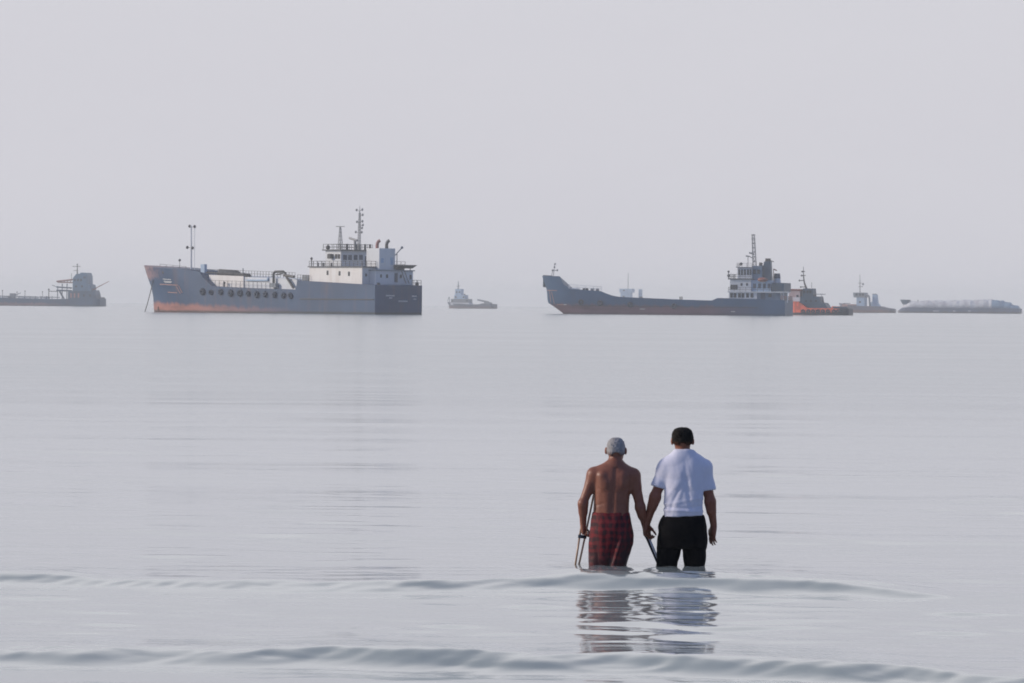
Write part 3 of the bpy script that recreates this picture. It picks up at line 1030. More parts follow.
# ------------------------------------------------------------------ the loaded barge, far right
def cargo_barge():
    S = Ship('cargo_barge', 1021, 1.93, math.radians(10),
             'long low barge carrying a pale covered heap, rightmost of the anchored vessels', 'barge')
    R = S.root
    B = 14
    hv = 7
    zt = S.at(960, 308, hv)[1]
    bu = S.at(899, 308, hv * .9)[0]
    sheer = [(0, zt - .1), (3, zt), (bu, zt)]
    stem = [(-1, bu - 3), (0, bu + .6), (.9, bu + .6), (zt, bu - 1.6)]
    hull, half = make_hull(S, hull_paint('barge_hull_paint', (0.07, .10, .17), (0.10, .07, .08), .8, 0, rust_amount=.3), B, sheer, stem, zb=-1, ts_top=.95, ts_low=.93, end=.85)
    v = hv - .6
    m, nt, bs = new_mat('pale_cargo_cover')
    oc = obj_coord(nt)
    c = mixc(nt, ramp(nt, noise(nt, oc, .3, 5), .4, .65), (.80, .80, .80), (.55, .53, .55))
    nt.links.new(c, bs.inputs['Base Color'])
    bs.inputs['Roughness'].default_value = .8
    bump = nt.nodes.new('ShaderNodeBump')
    bump.inputs['Distance'].default_value = .4
    nt.links.new(noise(nt, oc, .9, 5), bump.inputs['Height'])
    nt.links.new(bump.outputs[0], bs.inputs['Normal'])

    def mound(profile, name, mat, seed):
        r = np.random.default_rng(seed)
        us = np.linspace(profile[0][0], profile[-1][0], 90)
        zs = np.interp(us, [p[0] for p in profile], [p[1] for p in profile])
        vs, fs = [], []
        K = 15
        for i, (u, z) in enumerate(zip(us, zs)):
            for k in range(K):
                a = -1 + 2 * k / (K - 1)
                vs.append((u, v * a, zt - .3 + max(0.02, (z - zt + .3)) * (1 - abs(a) ** 4.0) ** .4 * (1 + .06 * math.sin(u * 1.3 + 3 * a) * math.sin(u * .41 + 1)) + (r.normal() * .10 if 0 < k < K - 1 else 0)))
        for i in range(len(us) - 1):
            for k in range(K - 1):
                q = i * K + k
                fs.append((q, q + K, q + K + 1, q + 1))
            fs.append((i * K, i * K + K - 1, (i + 1) * K + K - 1, (i + 1) * K))
        for i in (0, len(us) - 1):
            fs.append(tuple(range(i * K, i * K + K)))
        return MB().add(vs, fs).build(name, mat, R, True)

    prof = [S.at(x, y, 0) for x, y in ((994, 307.6), (993.5, 299.6), (985, 299.5), (975, 300.2), (963, 300.0), (950, 300.8), (935, 300.4), (921, 300.8), (910, 302.2), (903.5, 306.5))]
    mound(prof, 'covered_cargo', m, 1)
    prof = [S.at(x, y, 0) for x, y in ((1019.5, 307.6), (1018.5, 306.2), (1012, 304.6), (1011, 302.6), (1004.5, 302.2), (1003.5, 300.9), (993, 299.9))]
    mound(prof, 'tarpaulin', paint('blue_tarpaulin', (.22, .36, .50), (.16, .25, .36), .6, streak=False), 2)
    a = [S.at(x, y, 3) for x, y in ((902.8, 304.4), (900.2, 299.6), (909.6, 299.8), (908.8, 303.6), (906.5, 304.6))]
    MB().prism(a, -4, 4).build('bow_platform', M['teal'], R)
    mb = MB()
    for x in (903.8, 907):
        for vv in (-3, 3):
            p = S.P(x, 304.2, vv)
            mb.tube(p, (p[0], p[1], zt - .1), .3)
    mb.build('platform_legs', M['white2'], R)
    mb = MB()
    for x in (918, 955, 975):
        p = S.P(x, 301.6, 2)
        mb.tube((p[0], p[1], p[2] - 1.2), (p[0], p[1], p[2] + .9), .3, n=6)
    mb.build('cover_posts', M['grey'], R)
    for x0, x1, y in ((933, 939, 311), (953, 955.5, 311), (968, 971, 311)):
        u0, z = S.at(x0, y, hv)
        u1, _ = S.at(x1, y, hv)
        MB().box(u1, u0, hv - .05, hv + .03, z - .25, z + .25).build('white_marking', M['marking'], R)


cargo_barge()


# ------------------------------------------------------------------ small supply vessel in the middle
def supply_vessel():
    S = Ship('supply_vessel', 495.5, 1.71, math.radians(18),
             'small faint blue grey supply vessel with stepped bridge forward, alone between the two big ships', 'ship')
    R = S.root
    B = 9
    hv = 4.5
    bu = S.at(447.2, 301, 0)[0]
    sheer = [(0, S.at(496, 304.2, hv)[1]), S.at(482, 303.4, hv), S.at(479, 304.3, hv), S.at(470, 304.4, hv), S.at(452, 303.5, hv * .7), (bu, S.at(447.2, 301.6, 0)[1])]
    zb = sheer[-1][1]
    stem = [(-1.2, bu - 2.5), (0, bu - 1.2), (zb * .5, bu - 1), (zb, bu)]
    make_hull(S, hull_paint('supply_vessel_hull_paint', (.07, .09, .13), (.16, .10, .12), 1.2, 0, rust_amount=.2), B, sheer, stem, zb=-1.2, ts_top=.75, ts_low=.65, stern_round=.08)
    v = 3.6
    MB().box(S.at(469, 301, v)[0], S.at(450.5, 301, v)[0], -v, v, S.at(460, 305, v)[1], S.at(460, 302.7, v)[1]).build('main_deck_house', M['white2'], R)
    for pa, pb, pt, pbm, vv, mt in ((451, 468.6, 299, 302.8, 3.5, 'grey'), (454.2, 465, 295, 299.2, 3.0, 'bluewhite'), (455.2, 461, 289, 295.2, 2.4, 'bluewhite')):
        h = S.house(pa, pb, pb + 1, pt, pbm, vv)
        h['v0'] = -vv
        hb = hbox(h, M[mt], 'bridge_house', R)
        for k in range(2):
            port_window(S, hb, pa + 1.5 + k * (pb - pa - 3), (pt + pbm) / 2, vv, 1.0, .8)
    mb = MB()
    mb.tube(S.P(458.2, 289.2, 0), S.P(458.4, 280.8, 0), .45, .2)
    mb.tube(S.P(456.6, 286, 0), S.P(460, 286, 0), .2)
    mb.build('mast', M['grey'], R)
    mb = MB()
    mb.tube(S.P(460.5, 292.6, 1), S.P(460.5, 290.6, 1), .5)
    mb.build('funnel', M['dark'], R)
    MB().tube(S.P(464.6, 296.4, 1), S.P(464.6, 294, 1), .5).build('funnel', M['dark'], R)
    mb = MB()
    mb.tube(S.P(477.5, 299.8, 0), S.P(489, 302.2, 0), .5)
    mb.tube(S.P(488, 302, 0), S.P(488, 305, 0), .9)
    mb.build('deck_crane', M['grey'], R)
    MB().box(S.at(490, 303, 2)[0], S.at(484, 303, 2)[0], -2, 2, S.at(487, 305, 2)[1], S.at(487, 302.3, 2)[1]).build('towing_winch', M['grey'], R)
    mb = MB()
    mb.tube(S.P(447.4, 301.2, 0), S.P(449.2, 296.8, 0), .2)
    mb.tube(S.P(449.2, 296.8, 0), S.P(449.6, 302, 0), .25)
    mb.build('bow_post', M['grey'], R)


supply_vessel()


# ------------------------------------------------------------------ faint vessel beyond the landing craft
def faint_vessel():
    S = Ship('coastal_vessel', 652, 1.45, math.radians(15),
             'hazy white vessel showing only its bridge and mast above the landing craft deck', 'ship')
    R = S.root
    B = 9
    bu = S.at(606, 298, 0)[0]
    zd = S.at(630, 299.6, 0)[1]
    make_hull(S, hull_paint('faint_vessel_hull_paint', (.30, .36, .42), (.2, .12, .12), 1.2, 0, rust_amount=.2), B,
              [(0, zd), (bu * .7, zd), (bu, zd + .8)], [(-1.2, bu - 3), (0, bu - 1.5), (zd + .8, bu)], zb=-1.2)
    for pa, pb, pt, pb2, v in ((620.5, 630.5, 292.4, 301, 3), (619.4, 632.4, 288.8, 292.6, 3.4)):
        h = S.house(pa, pb, pb + 1, pt, pb2, v)
        h['v0'] = -v
        hb = hbox(h, M['bluewhite'], 'bridge_house', R)
        port_window(S, hb, (pa + pb) / 2 - 2, (pt + pb2) / 2 - .3, v, 1.4, .8)
    h = S.house(638.6, 642, 642.5, 289.2, 301, 1.2)
    hbox(h, M['bluewhite'], 'funnel', R)
    mb = MB()
    mb.tube(S.P(628, 289, 0), S.P(628.3, 273.4, 0), .32, .2)
    mb.build('mast', M['mastgrey'], R)


faint_vessel()


# ------------------------------------------------------------------ the low ship at the left edge
def left_ship():
    S = Ship('cargo_ship', 103, 2.15, math.radians(14),
             'low blue grey cargo ship with slanting stern boom, cut by the left picture edge', 'ship')
    R = S.root
    B = 12
    hv = 6
    bu = S.at(-30, 294, 0)[0]
    sheer = [(0, S.at(105, 298.6, hv)[1]), S.at(60, 299.0, hv), S.at(58, 299.2, hv), S.at(30, 298.7, hv), S.at(0, 297.6, hv), (bu - 8, S.at(-12, 297.6, hv)[1]), (bu - 7, S.at(-12, 295, hv)[1]), (bu, S.at(-30, 293, 0)[1])]
    zb = sheer[-1][1]
    stem = [(-1.2, bu - 3), (0, bu - 2), (zb, bu)]
    hull, half = make_hull(S, hull_paint('left_ship_hull_paint', (.025, .07, .14), (.26, .17, .19), 1.0, .012, rust_amount=.25, fade_u=(12, 30)), B, sheer, stem, zb=-1.2, ts_top=.85, ts_low=.75, stern_round=.05)
    # pipe rail above the deck with white hatch covers showing between
    mb = MB()
    mb.tube(S.P(0 - 15, 295.6, hv - .5), S.P(60, 297.4, hv - .5), .22, n=6)
    for x in np.arange(-14, 60, 5.5):
        p = S.P(x, 296.6, hv - .5)
        mb.tube((p[0], p[1], p[2] - 1.2), (p[0], p[1], p[2] + .3), .2, n=5)
    mb.build('deck_pipe', M['grey'], R)
    first = None
    for x0, x1 in ((-12, -3), (3, 9), (19, 24), (28, 35), (41, 46)):
        p, q = S.P(x0, 297.3, 2), S.P(x1, 297.3, 2)
        MB().box(q[0], p[0], -3.5, 3.5, p[2] - 1.4, p[2] + .45).build('hatch_cover', M['white2'], R)
    mb = MB()
    for x, y in ((2.5, 290.6), (17, 292), (42.5, 291.8), (25, 291)):
        p = S.P(x, 298, 0)
        q = S.P(x, y, 0)
        mb.tube(p, q, .13)
        mb.ball(q, .3)
    mb.build('deck_posts', M['rail'], R)
    mb = MB()
    p = S.P(12, 298, 2)
    mb.box(p[0] - 1.2, p[0] + 1.2, 0, 2, p[2] - .5, p[2] + 2.2)
    mb.tube((p[0] - 1.5, 1, p[2] + 1.5), (p[0] - 4, 1, p[2] + 2.4), .2)
    mb.build('deck_winch', M['grey'], R)
    mb = MB()
    p, q = S.P(48.8, 298.6, 3), S.P(48.8, 289.4, 3)
    mb.tube(p, q, .22)
    mb.ball(q, .45)
    mb.tube(S.P(48.8, 291.2, 3), S.P(58, 291.4, 3), .18)
    mb.build('samson_post', M['rail'], R)
    # bridge block
    v = 3.4
    a = [S.at(x, y, v) for x, y in ((68, 300), (68, 291.0), (94.5, 290.2), (95.5, 293), (97, 300))]
    dh = MB().prism(a, -v, v).build('deckhouse', paint('deep_blue_paint', (.03, .09, .17), (.05, .05, .06), .5), R)
    for x in (71, 74.5, 78.5, 84, 90):
        port_window(S, dh, x, 295.4, v, .8, 2.2 if x < 80 else 1.0, 'window', M['pink'] if x < 79 else M['glass'])
    v = 3.8
    a = [S.at(x, y, v) for x, y in ((72.6, 291), (72.8, 278), (76, 274.2), (80, 273.6), (80.6, 272.6), (86.2, 272.8), (87.4, 276), (87.6, 284), (90.4, 285), (90.8, 291))]
    bh = MB().prism(a, -v, v).build('bridge_house', paint('blue_bridge_paint', (.07, .17, .28), (.06, .09, .12), .5), R)
    for x in (75, 78, 81):
        port_window(S, bh, x, 280, v, .8, 1.1)
    port_window(S, bh, 84.5, 277.5, v, 1.2, 1.2, 'vent_panel', M['navy'])
    for x in (76, 82):
        port_window(S, bh, x, 286.4, v, .8, .9)
    mb = MB()
    mb.tube(S.P(56.6, 281.4, 2), S.P(73, 279.6, 2), .38, n=6)
    mb.tube(S.P(57.5, 282.2, 2), S.P(73, 282.6, 2), .28, n=6)
    for x in (58, 61, 64, 67, 70):
        mb.tube(S.P(x, 282, 2), S.P(x + 1.5, 280.4, 2), .18)
    mb.build('boom_gantry', M['rust'], R)
    mb = MB()
    for x in (57.5, 62, 66.8):
        mb.tube(S.P(x, 299, 2.5), S.P(x + .3, 283.6 if x > 58 else 286, 2.5), .24)
    mb.tube(S.P(56.6, 287, 2.5), S.P(72, 288, 2.5), .34)
    mb.tube(S.P(56.6, 290.4, 2.5), S.P(72, 290.8, 2.5), .4)
    mb.tube(S.P(59, 290, 3), S.P(64, 299, 3), .42)
    mb.tube(S.P(52, 285, 2.5), S.P(57, 287, 2.5), .14)
    mb.build('gantry_frame', M['teal'], R)
    mb = MB()
    p = S.P(77.3, 274.4, 0)
    mb.tube(p, S.P(77.4, 264, 0), .34, .2)
    mb.tube(S.P(72.6, 266.4, 0), S.P(80.6, 266.4, 0), .13)
    mb.tube(S.P(73.5, 270.5, 0), S.P(78, 270.5, 0), .13)
    mb.ball(S.P(77.4, 264.4, 0), .35)
    mb.tube(S.P(71.5, 279, 0), S.P(71.5, 273.2, 0), .12)
    mb.build('mast', M['dark'], R)
    mb = MB()
    mb.tube(S.P(88, 291.5, 1.5), S.P(96, 288.6, 1.5), .4)
    mb.tube(S.P(95, 288.6, 1.5), S.P(109, 281.2, 1.5), .24, .16)
    mb.build('stern_boom', M['rust'], R)
    mb = MB()
    mb.box(.5, S.at(99, 298, 4)[0], -4, 4, sheer[0][1] - .2, sheer[0][1] + .6)
    mb.rail([(.3, 5, sheer[0][1]), (5, 5, sheer[0][1])], 1.5, 2, .1, 2)
    mb.build('stern_locker', M['navy'], R)


left_ship()


# ------------------------------------------------------------------ the sea
MEN_Y = on_water(660, 570.2).y


def build_sea():
    def world_pts(lst):
        P = [on_water(x, y) for x, y in lst]
        return np.array([p.x for p in P]), np.array([p.y for p in P])

    ys = [-9000, -2000, -300, -50, 0, 12, 20]
    y = 25.0
    while y < 9000:
        ys.append(y)
        y *= 1.0012 if y < 62 else (1.0022 if y < 200 else (1.006 if y < 800 else 1.03))
    ys.append(9000.0)
    ys = np.array(ys)
    nc = 800
    t = np.linspace(-1, 1, nc)
    t = np.concatenate([[-1.0], t, [1.0]])
    hw = np.where(ys > 0, 3.5 + 0.14 * np.maximum(ys, 0), 5)
    X = hw[:, None] * t[None, :]
    X[:, 0] = -9000
    X[:, -1] = 9000
    Y = np.repeat(ys[:, None], nc + 2, 1)
    Z = np.zeros_like(X)
    X, Y, Z = X.astype(np.float32), Y.astype(np.float32), Z.astype(np.float32)
    dy = np.gradient(ys)[:, None]
    dx = (hw * 2 / nc)[:, None]

    def sines(n, lo, hi, slope, spread, seed, mean=0.0):
        r = np.random.default_rng(seed)
        H = np.zeros_like(X)
        for _ in range(n):
            lam = math.exp(r.uniform(math.log(lo), math.log(hi)))
            a = mean + r.normal() * spread
            kx, ky = 2 * PI / lam * math.sin(a), 2 * PI / lam * math.cos(a)
            k = math.hypot(kx, ky)
            w = np.clip(((2 * PI / max(abs(ky), 1e-6)) / (dy * 4.5) - 1), 0, 1) * np.clip((2 * PI / max(abs(kx), 1e-6)) / (dx * 5) - 1, 0, 1)
            H += (w * (slope / k)).astype(np.float32) * np.sin(np.float32(kx) * X + np.float32(ky) * Y + np.float32(r.uniform(0, 2 * PI)))
        return H

    def lump(n, lx, ly, seed):
        """Smooth 0..1 patches lx by ly metres (growing with distance)."""
        r = np.random.default_rng(seed)
        H = np.zeros_like(X)
        LY = np.log(np.maximum(Y, 5)) * 44
        for _ in range(n):
            a, b = r.normal() * 2 * PI / lx, r.normal() * 2 * PI / ly
            H += np.sin(a * X / np.maximum(Y, 20) * 44 + b * LY + r.uniform(0, 2 * PI))
        H /= math.sqrt(n / 2)
        return 1 / (1 + np.exp(-2.5 * (H - 0.6)))

    patch = lump(12, 2.6, 2.0, 5)
    patch2 = lump(12, 4.0, 3.0, 8)
    Z += sines(44, 0.28, 1.3, 0.0030, 0.50, 21) * (0.10 + 1.7 * patch ** 1.5 + (.6 + 1.9 * np.exp(-((X - 1.2) / 1.3) ** 2)) * (Y < 43.5) * (Y > 34))
    Z += sines(26, 1.2, 5.0, 0.0024, 0.30, 22) * (0.12 + 1.4 * patch2 ** 1.5)
    Z += sines(16, 5.0, 22.0, 0.0016, 0.12, 23)
    Z += sines(12, 20.0, 80.0, 0.0012, 0.12, 24)
    # low swells coming in to the beach: (crest on the photo, height, front run, back run)
    ridges = [
        ([(-300, 570), (0, 574), (60, 575), (180, 579), (300, 582), (420, 581), (500, 579), (570, 576.5), (640, 577), (720, 577), (800, 579), (900, 584), (960, 587), (1300, 590)],
         [(-300, .5), (0, .68), (60, .66), (110, .4), (180, .55), (250, .6), (330, .5), (420, .66), (520, .6), (580, .95), (610, 1.0), (700, 1.0), (780, .95), (880, .6), (950, .1), (1300, .1)], 0.106, 0.40, 2.1, 1),
        ([(-300, 640), (0, 647), (100, 649), (250, 650), (330, 651), (420, 655), (560, 657.5), (660, 658), (760, 663), (880, 669), (960, 676), (1300, 690)],
         [(-300, .6), (0, .7), (80, .8), (150, .65), (240, .75), (330, .95), (420, 1.0), (560, .8), (640, .9), (760, .95), (870, .85), (960, .75), (1300, .6)], 0.094, 0.38, 2.0, 2),
        ([(-300, 560), (560, 545), (700, 541), (860, 540.5), (1000, 544), (1300, 545)],
         [(-300, 0), (640, 0), (720, .7), (800, .9), (900, .7), (980, .8), (1300, .5)], 0.036, 0.5, 1.6, 3),
        ([(-300, 505), (600, 498), (760, 497), (900, 499), (1000, 497), (1300, 497)],
         [(-300, 0), (640, .2), (740, .9), (800, .5), (850, .9), (920, .4), (1000, .8), (1300, .5)], 0.032, 0.6, 1.8, 4),
        ([(-300, 440), (0, 446), (120, 447), (260, 448), (500, 447), (1300, 447)],
         [(-300, .4), (50, .6), (120, .9), (180, .4), (260, .3), (380, .7), (440, .2), (700, .1), (1300, .1)], 0.034, 0.9, 2.2, 5),
        ([(-300, 415), (480, 416), (620, 418), (760, 421), (900, 424), (1300, 425)],
         [(-300, 0), (480, .2), (560, .8), (660, .3), (760, .9), (860, .7), (960, .2), (1300, .2)], 0.036, 1.0, 2.5, 6),
        ([(-300, 352), (700, 349), (900, 351), (960, 351), (1300, 352)],
         [(-300, 0), (820, 0), (890, .6), (930, 1.0), (960, .5), (1000, .1), (1300, 0)], 0.05, 2.0, 5.0, 7),
        ([(-300, 532), (60, 529), (200, 531), (330, 534), (500, 537), (1300, 540)],
         [(-300, .4), (60, .3), (150, .8), (230, .4), (330, .8), (400, .5), (500, .2), (560, 0), (1300, 0)], 0.026, 0.45, 1.4, 8),
    ]
    for crest, amp, A, wf, wb, seed in ridges:
        P = [ray(x, y) for x, y in crest]
        P = [CAM_POS + d * ((A * .9 - CAM_H) / d.z) for d in P]
        cx, cy = np.array([p.x for p in P]), np.array([p.y for p in P])
        o = np.argsort(cx)
        ym = cy.mean()
        ax = np.array([at_depth(p[0], 400, ym).x for p in amp])
        av = np.array([p[1] for p in amp])
        yc = np.interp(X, cx[o], cy[o])
        a0 = np.interp(X, ax, av)
        r = np.random.default_rng(100 + seed)
        k = ym / 44
        big = A > .04
        # one broad hump, with several long thin wavelets lying on its face
        subs = [(0.0, .82, 1.0, 0.0)]
        subs += [(r.uniform(-.9, .25) * wf, .05, .20, 1.0) for _ in range(9 if big else 3)]
        for off, sa, sw, var in subs:
            wig = sum(r.normal() * .05 * l ** .5 * np.sin(X * 2 * PI / (l * k) + r.uniform(0, 6.28)) for l in (1.3, 2.2, 3.7, 6.0)) * (wf / .5)
            tilt = r.normal() * .05
            m_ = 1.0
            if var:
                m_ = np.clip(.45 + .6 * sum(np.sin(X * 2 * PI / (l * k) + r.uniform(0, 6.28)) for l in (1.6, 3.1, 6.0)) / 1.4, 0, 1.3)
            else:
                m_ = 1 + .02 * sum(np.sin(X * 2 * PI / (l * k) + r.uniform(0, 6.28)) for l in (1.9, 3.3, 5.1))
            d = Y - (yc + off) + wig + tilt * X
            f, b = wf * sw, wb * (sw if var == 0 else .25)
            Z += A * sa * a0 * m_ * np.where(d < 0, np.exp(-(d / f) ** 2), np.exp(-(d / b) ** 2))
        if big:      # oblique wavelets riding on the face of the swell
            d = Y - yc
            face = np.exp(-((d + wf * .35) / (wf * .95)) ** 2) * np.clip(a0 * 1.8, 0, 1)
            Z += face * (1.5 - a0).clip(.45, 1.5) * (sines(22, .10, .30, .026, .30, 300 + seed, -1.0) + sines(14, .12, .4, .010, .35, 330 + seed, .4))
            Z -= .12 * A * a0 * np.exp(-((d + wf * 2.0) / (wf * .9)) ** 2)
    # rings round the wading legs
    for px in (598.5, 615.5, 666, 694, 575.5):
        c = at_depth(px, 570, MEN_Y)
        rr = np.hypot(X - c.x, Y - MEN_Y)
        Z += .004 * np.exp(-rr / .35) * np.sin(rr * 2 * PI / .15 + px)
    Z[:7] = 0
    Z[:, 0] = 0
    Z[:, -1] = 0
    nr, ncol = X.shape
    co = np.stack([X, Y, Z], -1).reshape(-1, 3)
    idx = np.arange(nr * ncol).reshape(nr, ncol)
    q = np.stack([idx[:-1, :-1], idx[:-1, 1:], idx[1:, 1:], idx[1:, :-1]], -1).reshape(-1, 4)
    me = bpy.data.meshes.new('sea')
    me.vertices.add(len(co))
    me.vertices.foreach_set('co', co.ravel().astype(np.float32))
    me.loops.add(q.size)
    me.loops.foreach_set('vertex_index', q.ravel().astype(np.int32))
    me.polygons.add(len(q))
    me.polygons.foreach_set('loop_start', np.arange(0, q.size, 4, dtype=np.int32))
    me.polygons.foreach_set('loop_total', np.full(len(q), 4, dtype=np.int32))
    me.update(calc_edges=True)
    me.polygons.foreach_set('use_smooth', np.ones(len(q), dtype=bool))
    m, nt, bs = new_mat('sea_water')
    tc = nt.nodes.new('ShaderNodeTexCoord')
    nz = noise(nt, tc.outputs['Object'], 0.05, 4, (0.35, 1, 1))
    nt.links.new(mixc(nt, nz, (0.30, 0.345, 0.345), (0.35, 0.39, 0.385)), bs.inputs['Base Color'])
    # ripples too small for the mesh far out spread the reflection more and more
    spx = nt.nodes.new('ShaderNodeSeparateXYZ')
    nt.links.new(tc.outputs['Object'], spx.inputs[0])
    mr = nt.nodes.new('ShaderNodeMapRange')
    nt.links.new(spx.outputs[1], mr.inputs[0])
    for q, vv in ((1, 45.0), (2, 170.0), (3, 0.07), (4, 0.15)):
        mr.inputs[q].default_value = vv
    nt.links.new(mr.outputs[0], bs.inputs['Roughness'])
    bs.inputs['IOR'].default_value = 1.333
    bump = nt.nodes.new('ShaderNodeBump')
    bump.inputs['Strength'].default_value = 0.25
    bump.inputs['Distance'].default_value = 0.01
    nt.links.new(noise(nt, tc.outputs['Object'], 3.0, 3, (0.35, 1, 1)), bump.inputs['Height'])
    nt.links.new(bump.outputs[0], bs.inputs['Normal'])
    me.materials.append(m)
    o = bpy.data.objects.new('sea', me)
    col.objects.link(o)
    o['kind'] = 'structure'
    o['label'] = 'calm pale grey sea with low swells'
    return o


build_sea()


# ------------------------------------------------------------------ people: bodies as one surface from a distance field
class Field:
    def __init__(self, lo, hi, h):
        self.lo, self.h = np.array(lo, float), h
        self.n = np.ceil((np.array(hi) - self.lo) / h).astype(int) + 1
        self.D = np.full(self.n, 0.2, np.float32)
        self.ax = [self.lo[i] + h * np.arange(self.n[i]) for i in range(3)]

    def _win(self, lo, hi, m):
        s = []
        for i in range(3):
            a = max(0, int((lo[i] - m - self.lo[i]) / self.h))
            b = min(self.n[i], int((hi[i] + m - self.lo[i]) / self.h) + 2)
            s.append(slice(a, max(a, b)))
        s = tuple(s)
        g = np.meshgrid(*[self.ax[i][s[i]] for i in range(3)], indexing='ij')
        return s, g

    def _mix(self, s, d, k, op='add'):
        a = self.D[s]
        if op == 'cut':
            self.D[s] = np.maximum(a, -d)
            return
        h = np.clip(0.5 + 0.5 * (d - a) / k, 0, 1)
        self.D[s] = d * (1 - h) + a * h - k * h * (1 - h)

    def cap(self, p, q, r0, r1=None, k=0.02, sy=1.0):
        """Tapered capsule; sy squashes it front to back."""
        r1 = r0 if r1 is None else r1
        p, q = np.array(p, float), np.array(q, float)
        R = max(r0, r1) * max(1, sy)
        s, (x, y, z) = self._win(np.minimum(p, q) - R, np.maximum(p, q) + R, 0.06)
        pa = [x - p[0], (y - p[1]) / sy, z - p[2]]
        ba = q - p
        ba = np.array([ba[0], ba[1] / sy, ba[2]])
        t = np.clip((pa[0] * ba[0] + pa[1] * ba[1] + pa[2] * ba[2]) / max(1e-9, ba @ ba), 0, 1)
        d = np.sqrt((pa[0] - ba[0] * t) ** 2 + (pa[1] - ba[1] * t) ** 2 + (pa[2] - ba[2] * t) ** 2) - (r0 + (r1 - r0) * t)
        self._mix(s, d, k)
        return self

    def sell(self, c, r, e=2.6, k=0.01):
        c, r = np.array(c, float), np.array(r, float)
        s, (x, y, z) = self._win(c - r, c + r, 0.06)
        a = (np.abs((x - c[0]) / r[0]) ** e + np.abs((y - c[1]) / r[1]) ** e + np.abs((z - c[2]) / r[2]) ** e) ** (1 / e)
        self._mix(s, (a - 1) * r.min(), k)
        return self

    def ell(self, c, r, k=0.02, op='add'):
        c, r = np.array(c, float), np.array(r, float)
        s, (x, y, z) = self._win(c - r, c + r, 0.06)
        a = np.sqrt(((x - c[0]) / r[0]) ** 2 + ((y - c[1]) / r[1]) ** 2 + ((z - c[2]) / r[2]) ** 2)
        b = np.sqrt(((x - c[0]) / r[0] ** 2) ** 2 + ((y - c[1]) / r[1] ** 2) ** 2 + ((z - c[2]) / r[2] ** 2) ** 2)
        d = a * (a - 1) / np.maximum(b, 1e-6)
        self._mix(s, d, k, op)
        return self

    def loft(self, secs, k=0.02, e=2.4):
        """Stack of (z, cx, cy, rx, ry) superellipse sections."""
        S = np.array(secs, float)
        S = S[np.argsort(S[:, 0])]
        R = S[:, 3].max()
        lo = [S[:, 1].min() - R, S[:, 2].min() - R, S[0, 0]]
        hi = [S[:, 1].max() + R, S[:, 2].max() + R, S[-1, 0]]
        s, (x, y, z) = self._win(lo, hi, 0.06)
        zz = self.ax[2][s[2]]
        # smooth interpolation of the sections
        f = [np.interp(zz, S[:, 0], S[:, i]) for i in range(1, 5)]
        ker = np.hanning(11)
        ker /= ker.sum()
        f = [np.convolve(np.pad(a, 5, 'edge'), ker, 'valid') for a in f]
        cx, cy, rx, ry = [a[None, None, :] for a in f]
        a = (np.abs((x - cx) / rx) ** e + np.abs((y - cy) / ry) ** e) ** (1 / e)
        d = (a - 1) * np.minimum(rx, ry)
        d = np.maximum(d, np.maximum(S[0, 0] - z, z - S[-1, 0]))
        self._mix(s, d, k)
        return self

    def plane_cut(self, p, n, lo, hi):
        """Remove what lies on the n side of the plane through p, inside a box."""
        s, (x, y, z) = self._win(lo, hi, 0)
        n = np.array(n, float) / np.linalg.norm(n)
        d = (x - p[0]) * n[0] + (y - p[1]) * n[1] + (z - p[2]) * n[2]
        self.D[s] = np.maximum(self.D[s], d)
        return self

    def mesh(self):
        D = self.D
        sg = D < 0
        n = np.array(D.shape) - 1
        cnt = np.zeros(n, np.int8)
        cor = [(i, j, k) for i in (0, 1) for j in (0, 1) for k in (0, 1)]
        for i, j, k in cor:
            cnt += sg[i:i + n[0], j:j + n[1], k:k + n[2]]
        act = np.argwhere((cnt > 0) & (cnt < 8))
        acc = np.zeros((len(act), 3))
        num = np.zeros(len(act))
        for a in cor:
            for ax in range(3):
                if a[ax]:
                    continue
                b = list(a)
                b[ax] = 1
                da = D[tuple((act + a).T)]
                db = D[tuple((act + b).T)]
                m = (da < 0) != (db < 0)
                t = np.where(m, da / np.where(m, da - db, 1), 0)
                p = np.array(a, float)[None] + np.zeros((len(act), 3))
                p[:, ax] += t
                acc[m] += p[m]
                num[m] += 1
        P = act + acc / num[:, None]
        P = self.lo + P * self.h
        ids = np.full(n, -1, np.int64)
        ids[tuple(act.T)] = np.arange(len(act))
        quads = []
        for ax in range(3):
            sl0 = [slice(None)] * 3
            sl1 = [slice(None)] * 3
            sl0[ax] = slice(0, -1)
            sl1[ax] = slice(1, None)
            e = np.argwhere(sg[tuple(sl0)] != sg[tuple(sl1)])
            b, c = (ax + 1) % 3, (ax + 2) % 3
            ok = (e[:, b] > 0) & (e[:, c] > 0) & (e[:, b] < n[b]) & (e[:, c] < n[c])
            e = e[ok]
            q = []
            for ob, oc in ((-1, -1), (0, -1), (0, 0), (-1, 0)):
                g = e.copy()
                g[:, b] += ob
                g[:, c] += oc
                q.append(ids[tuple(g.T)])
            q = np.stack(q, 1)
            inside = sg[tuple(e.T)]
            q[~inside] = q[~inside][:, ::-1]
            quads.append(q)
        Q = np.concatenate(quads)
        return P, Q[(Q >= 0).all(1)]


def relax(P, Q, it=2, lam=0.5):
    for _ in range(it):
        acc = np.zeros_like(P)
        cnt = np.zeros(len(P))
        for a, b in ((0, 1), (1, 2), (2, 3), (3, 0)):
            np.add.at(acc, Q[:, a], P[Q[:, b]])
            np.add.at(acc, Q[:, b], P[Q[:, a]])
            np.add.at(cnt, Q[:, a], 1)
            np.add.at(cnt, Q[:, b], 1)
        P = P * (1 - lam) + lam * acc / np.maximum(cnt, 1)[:, None]
    return P


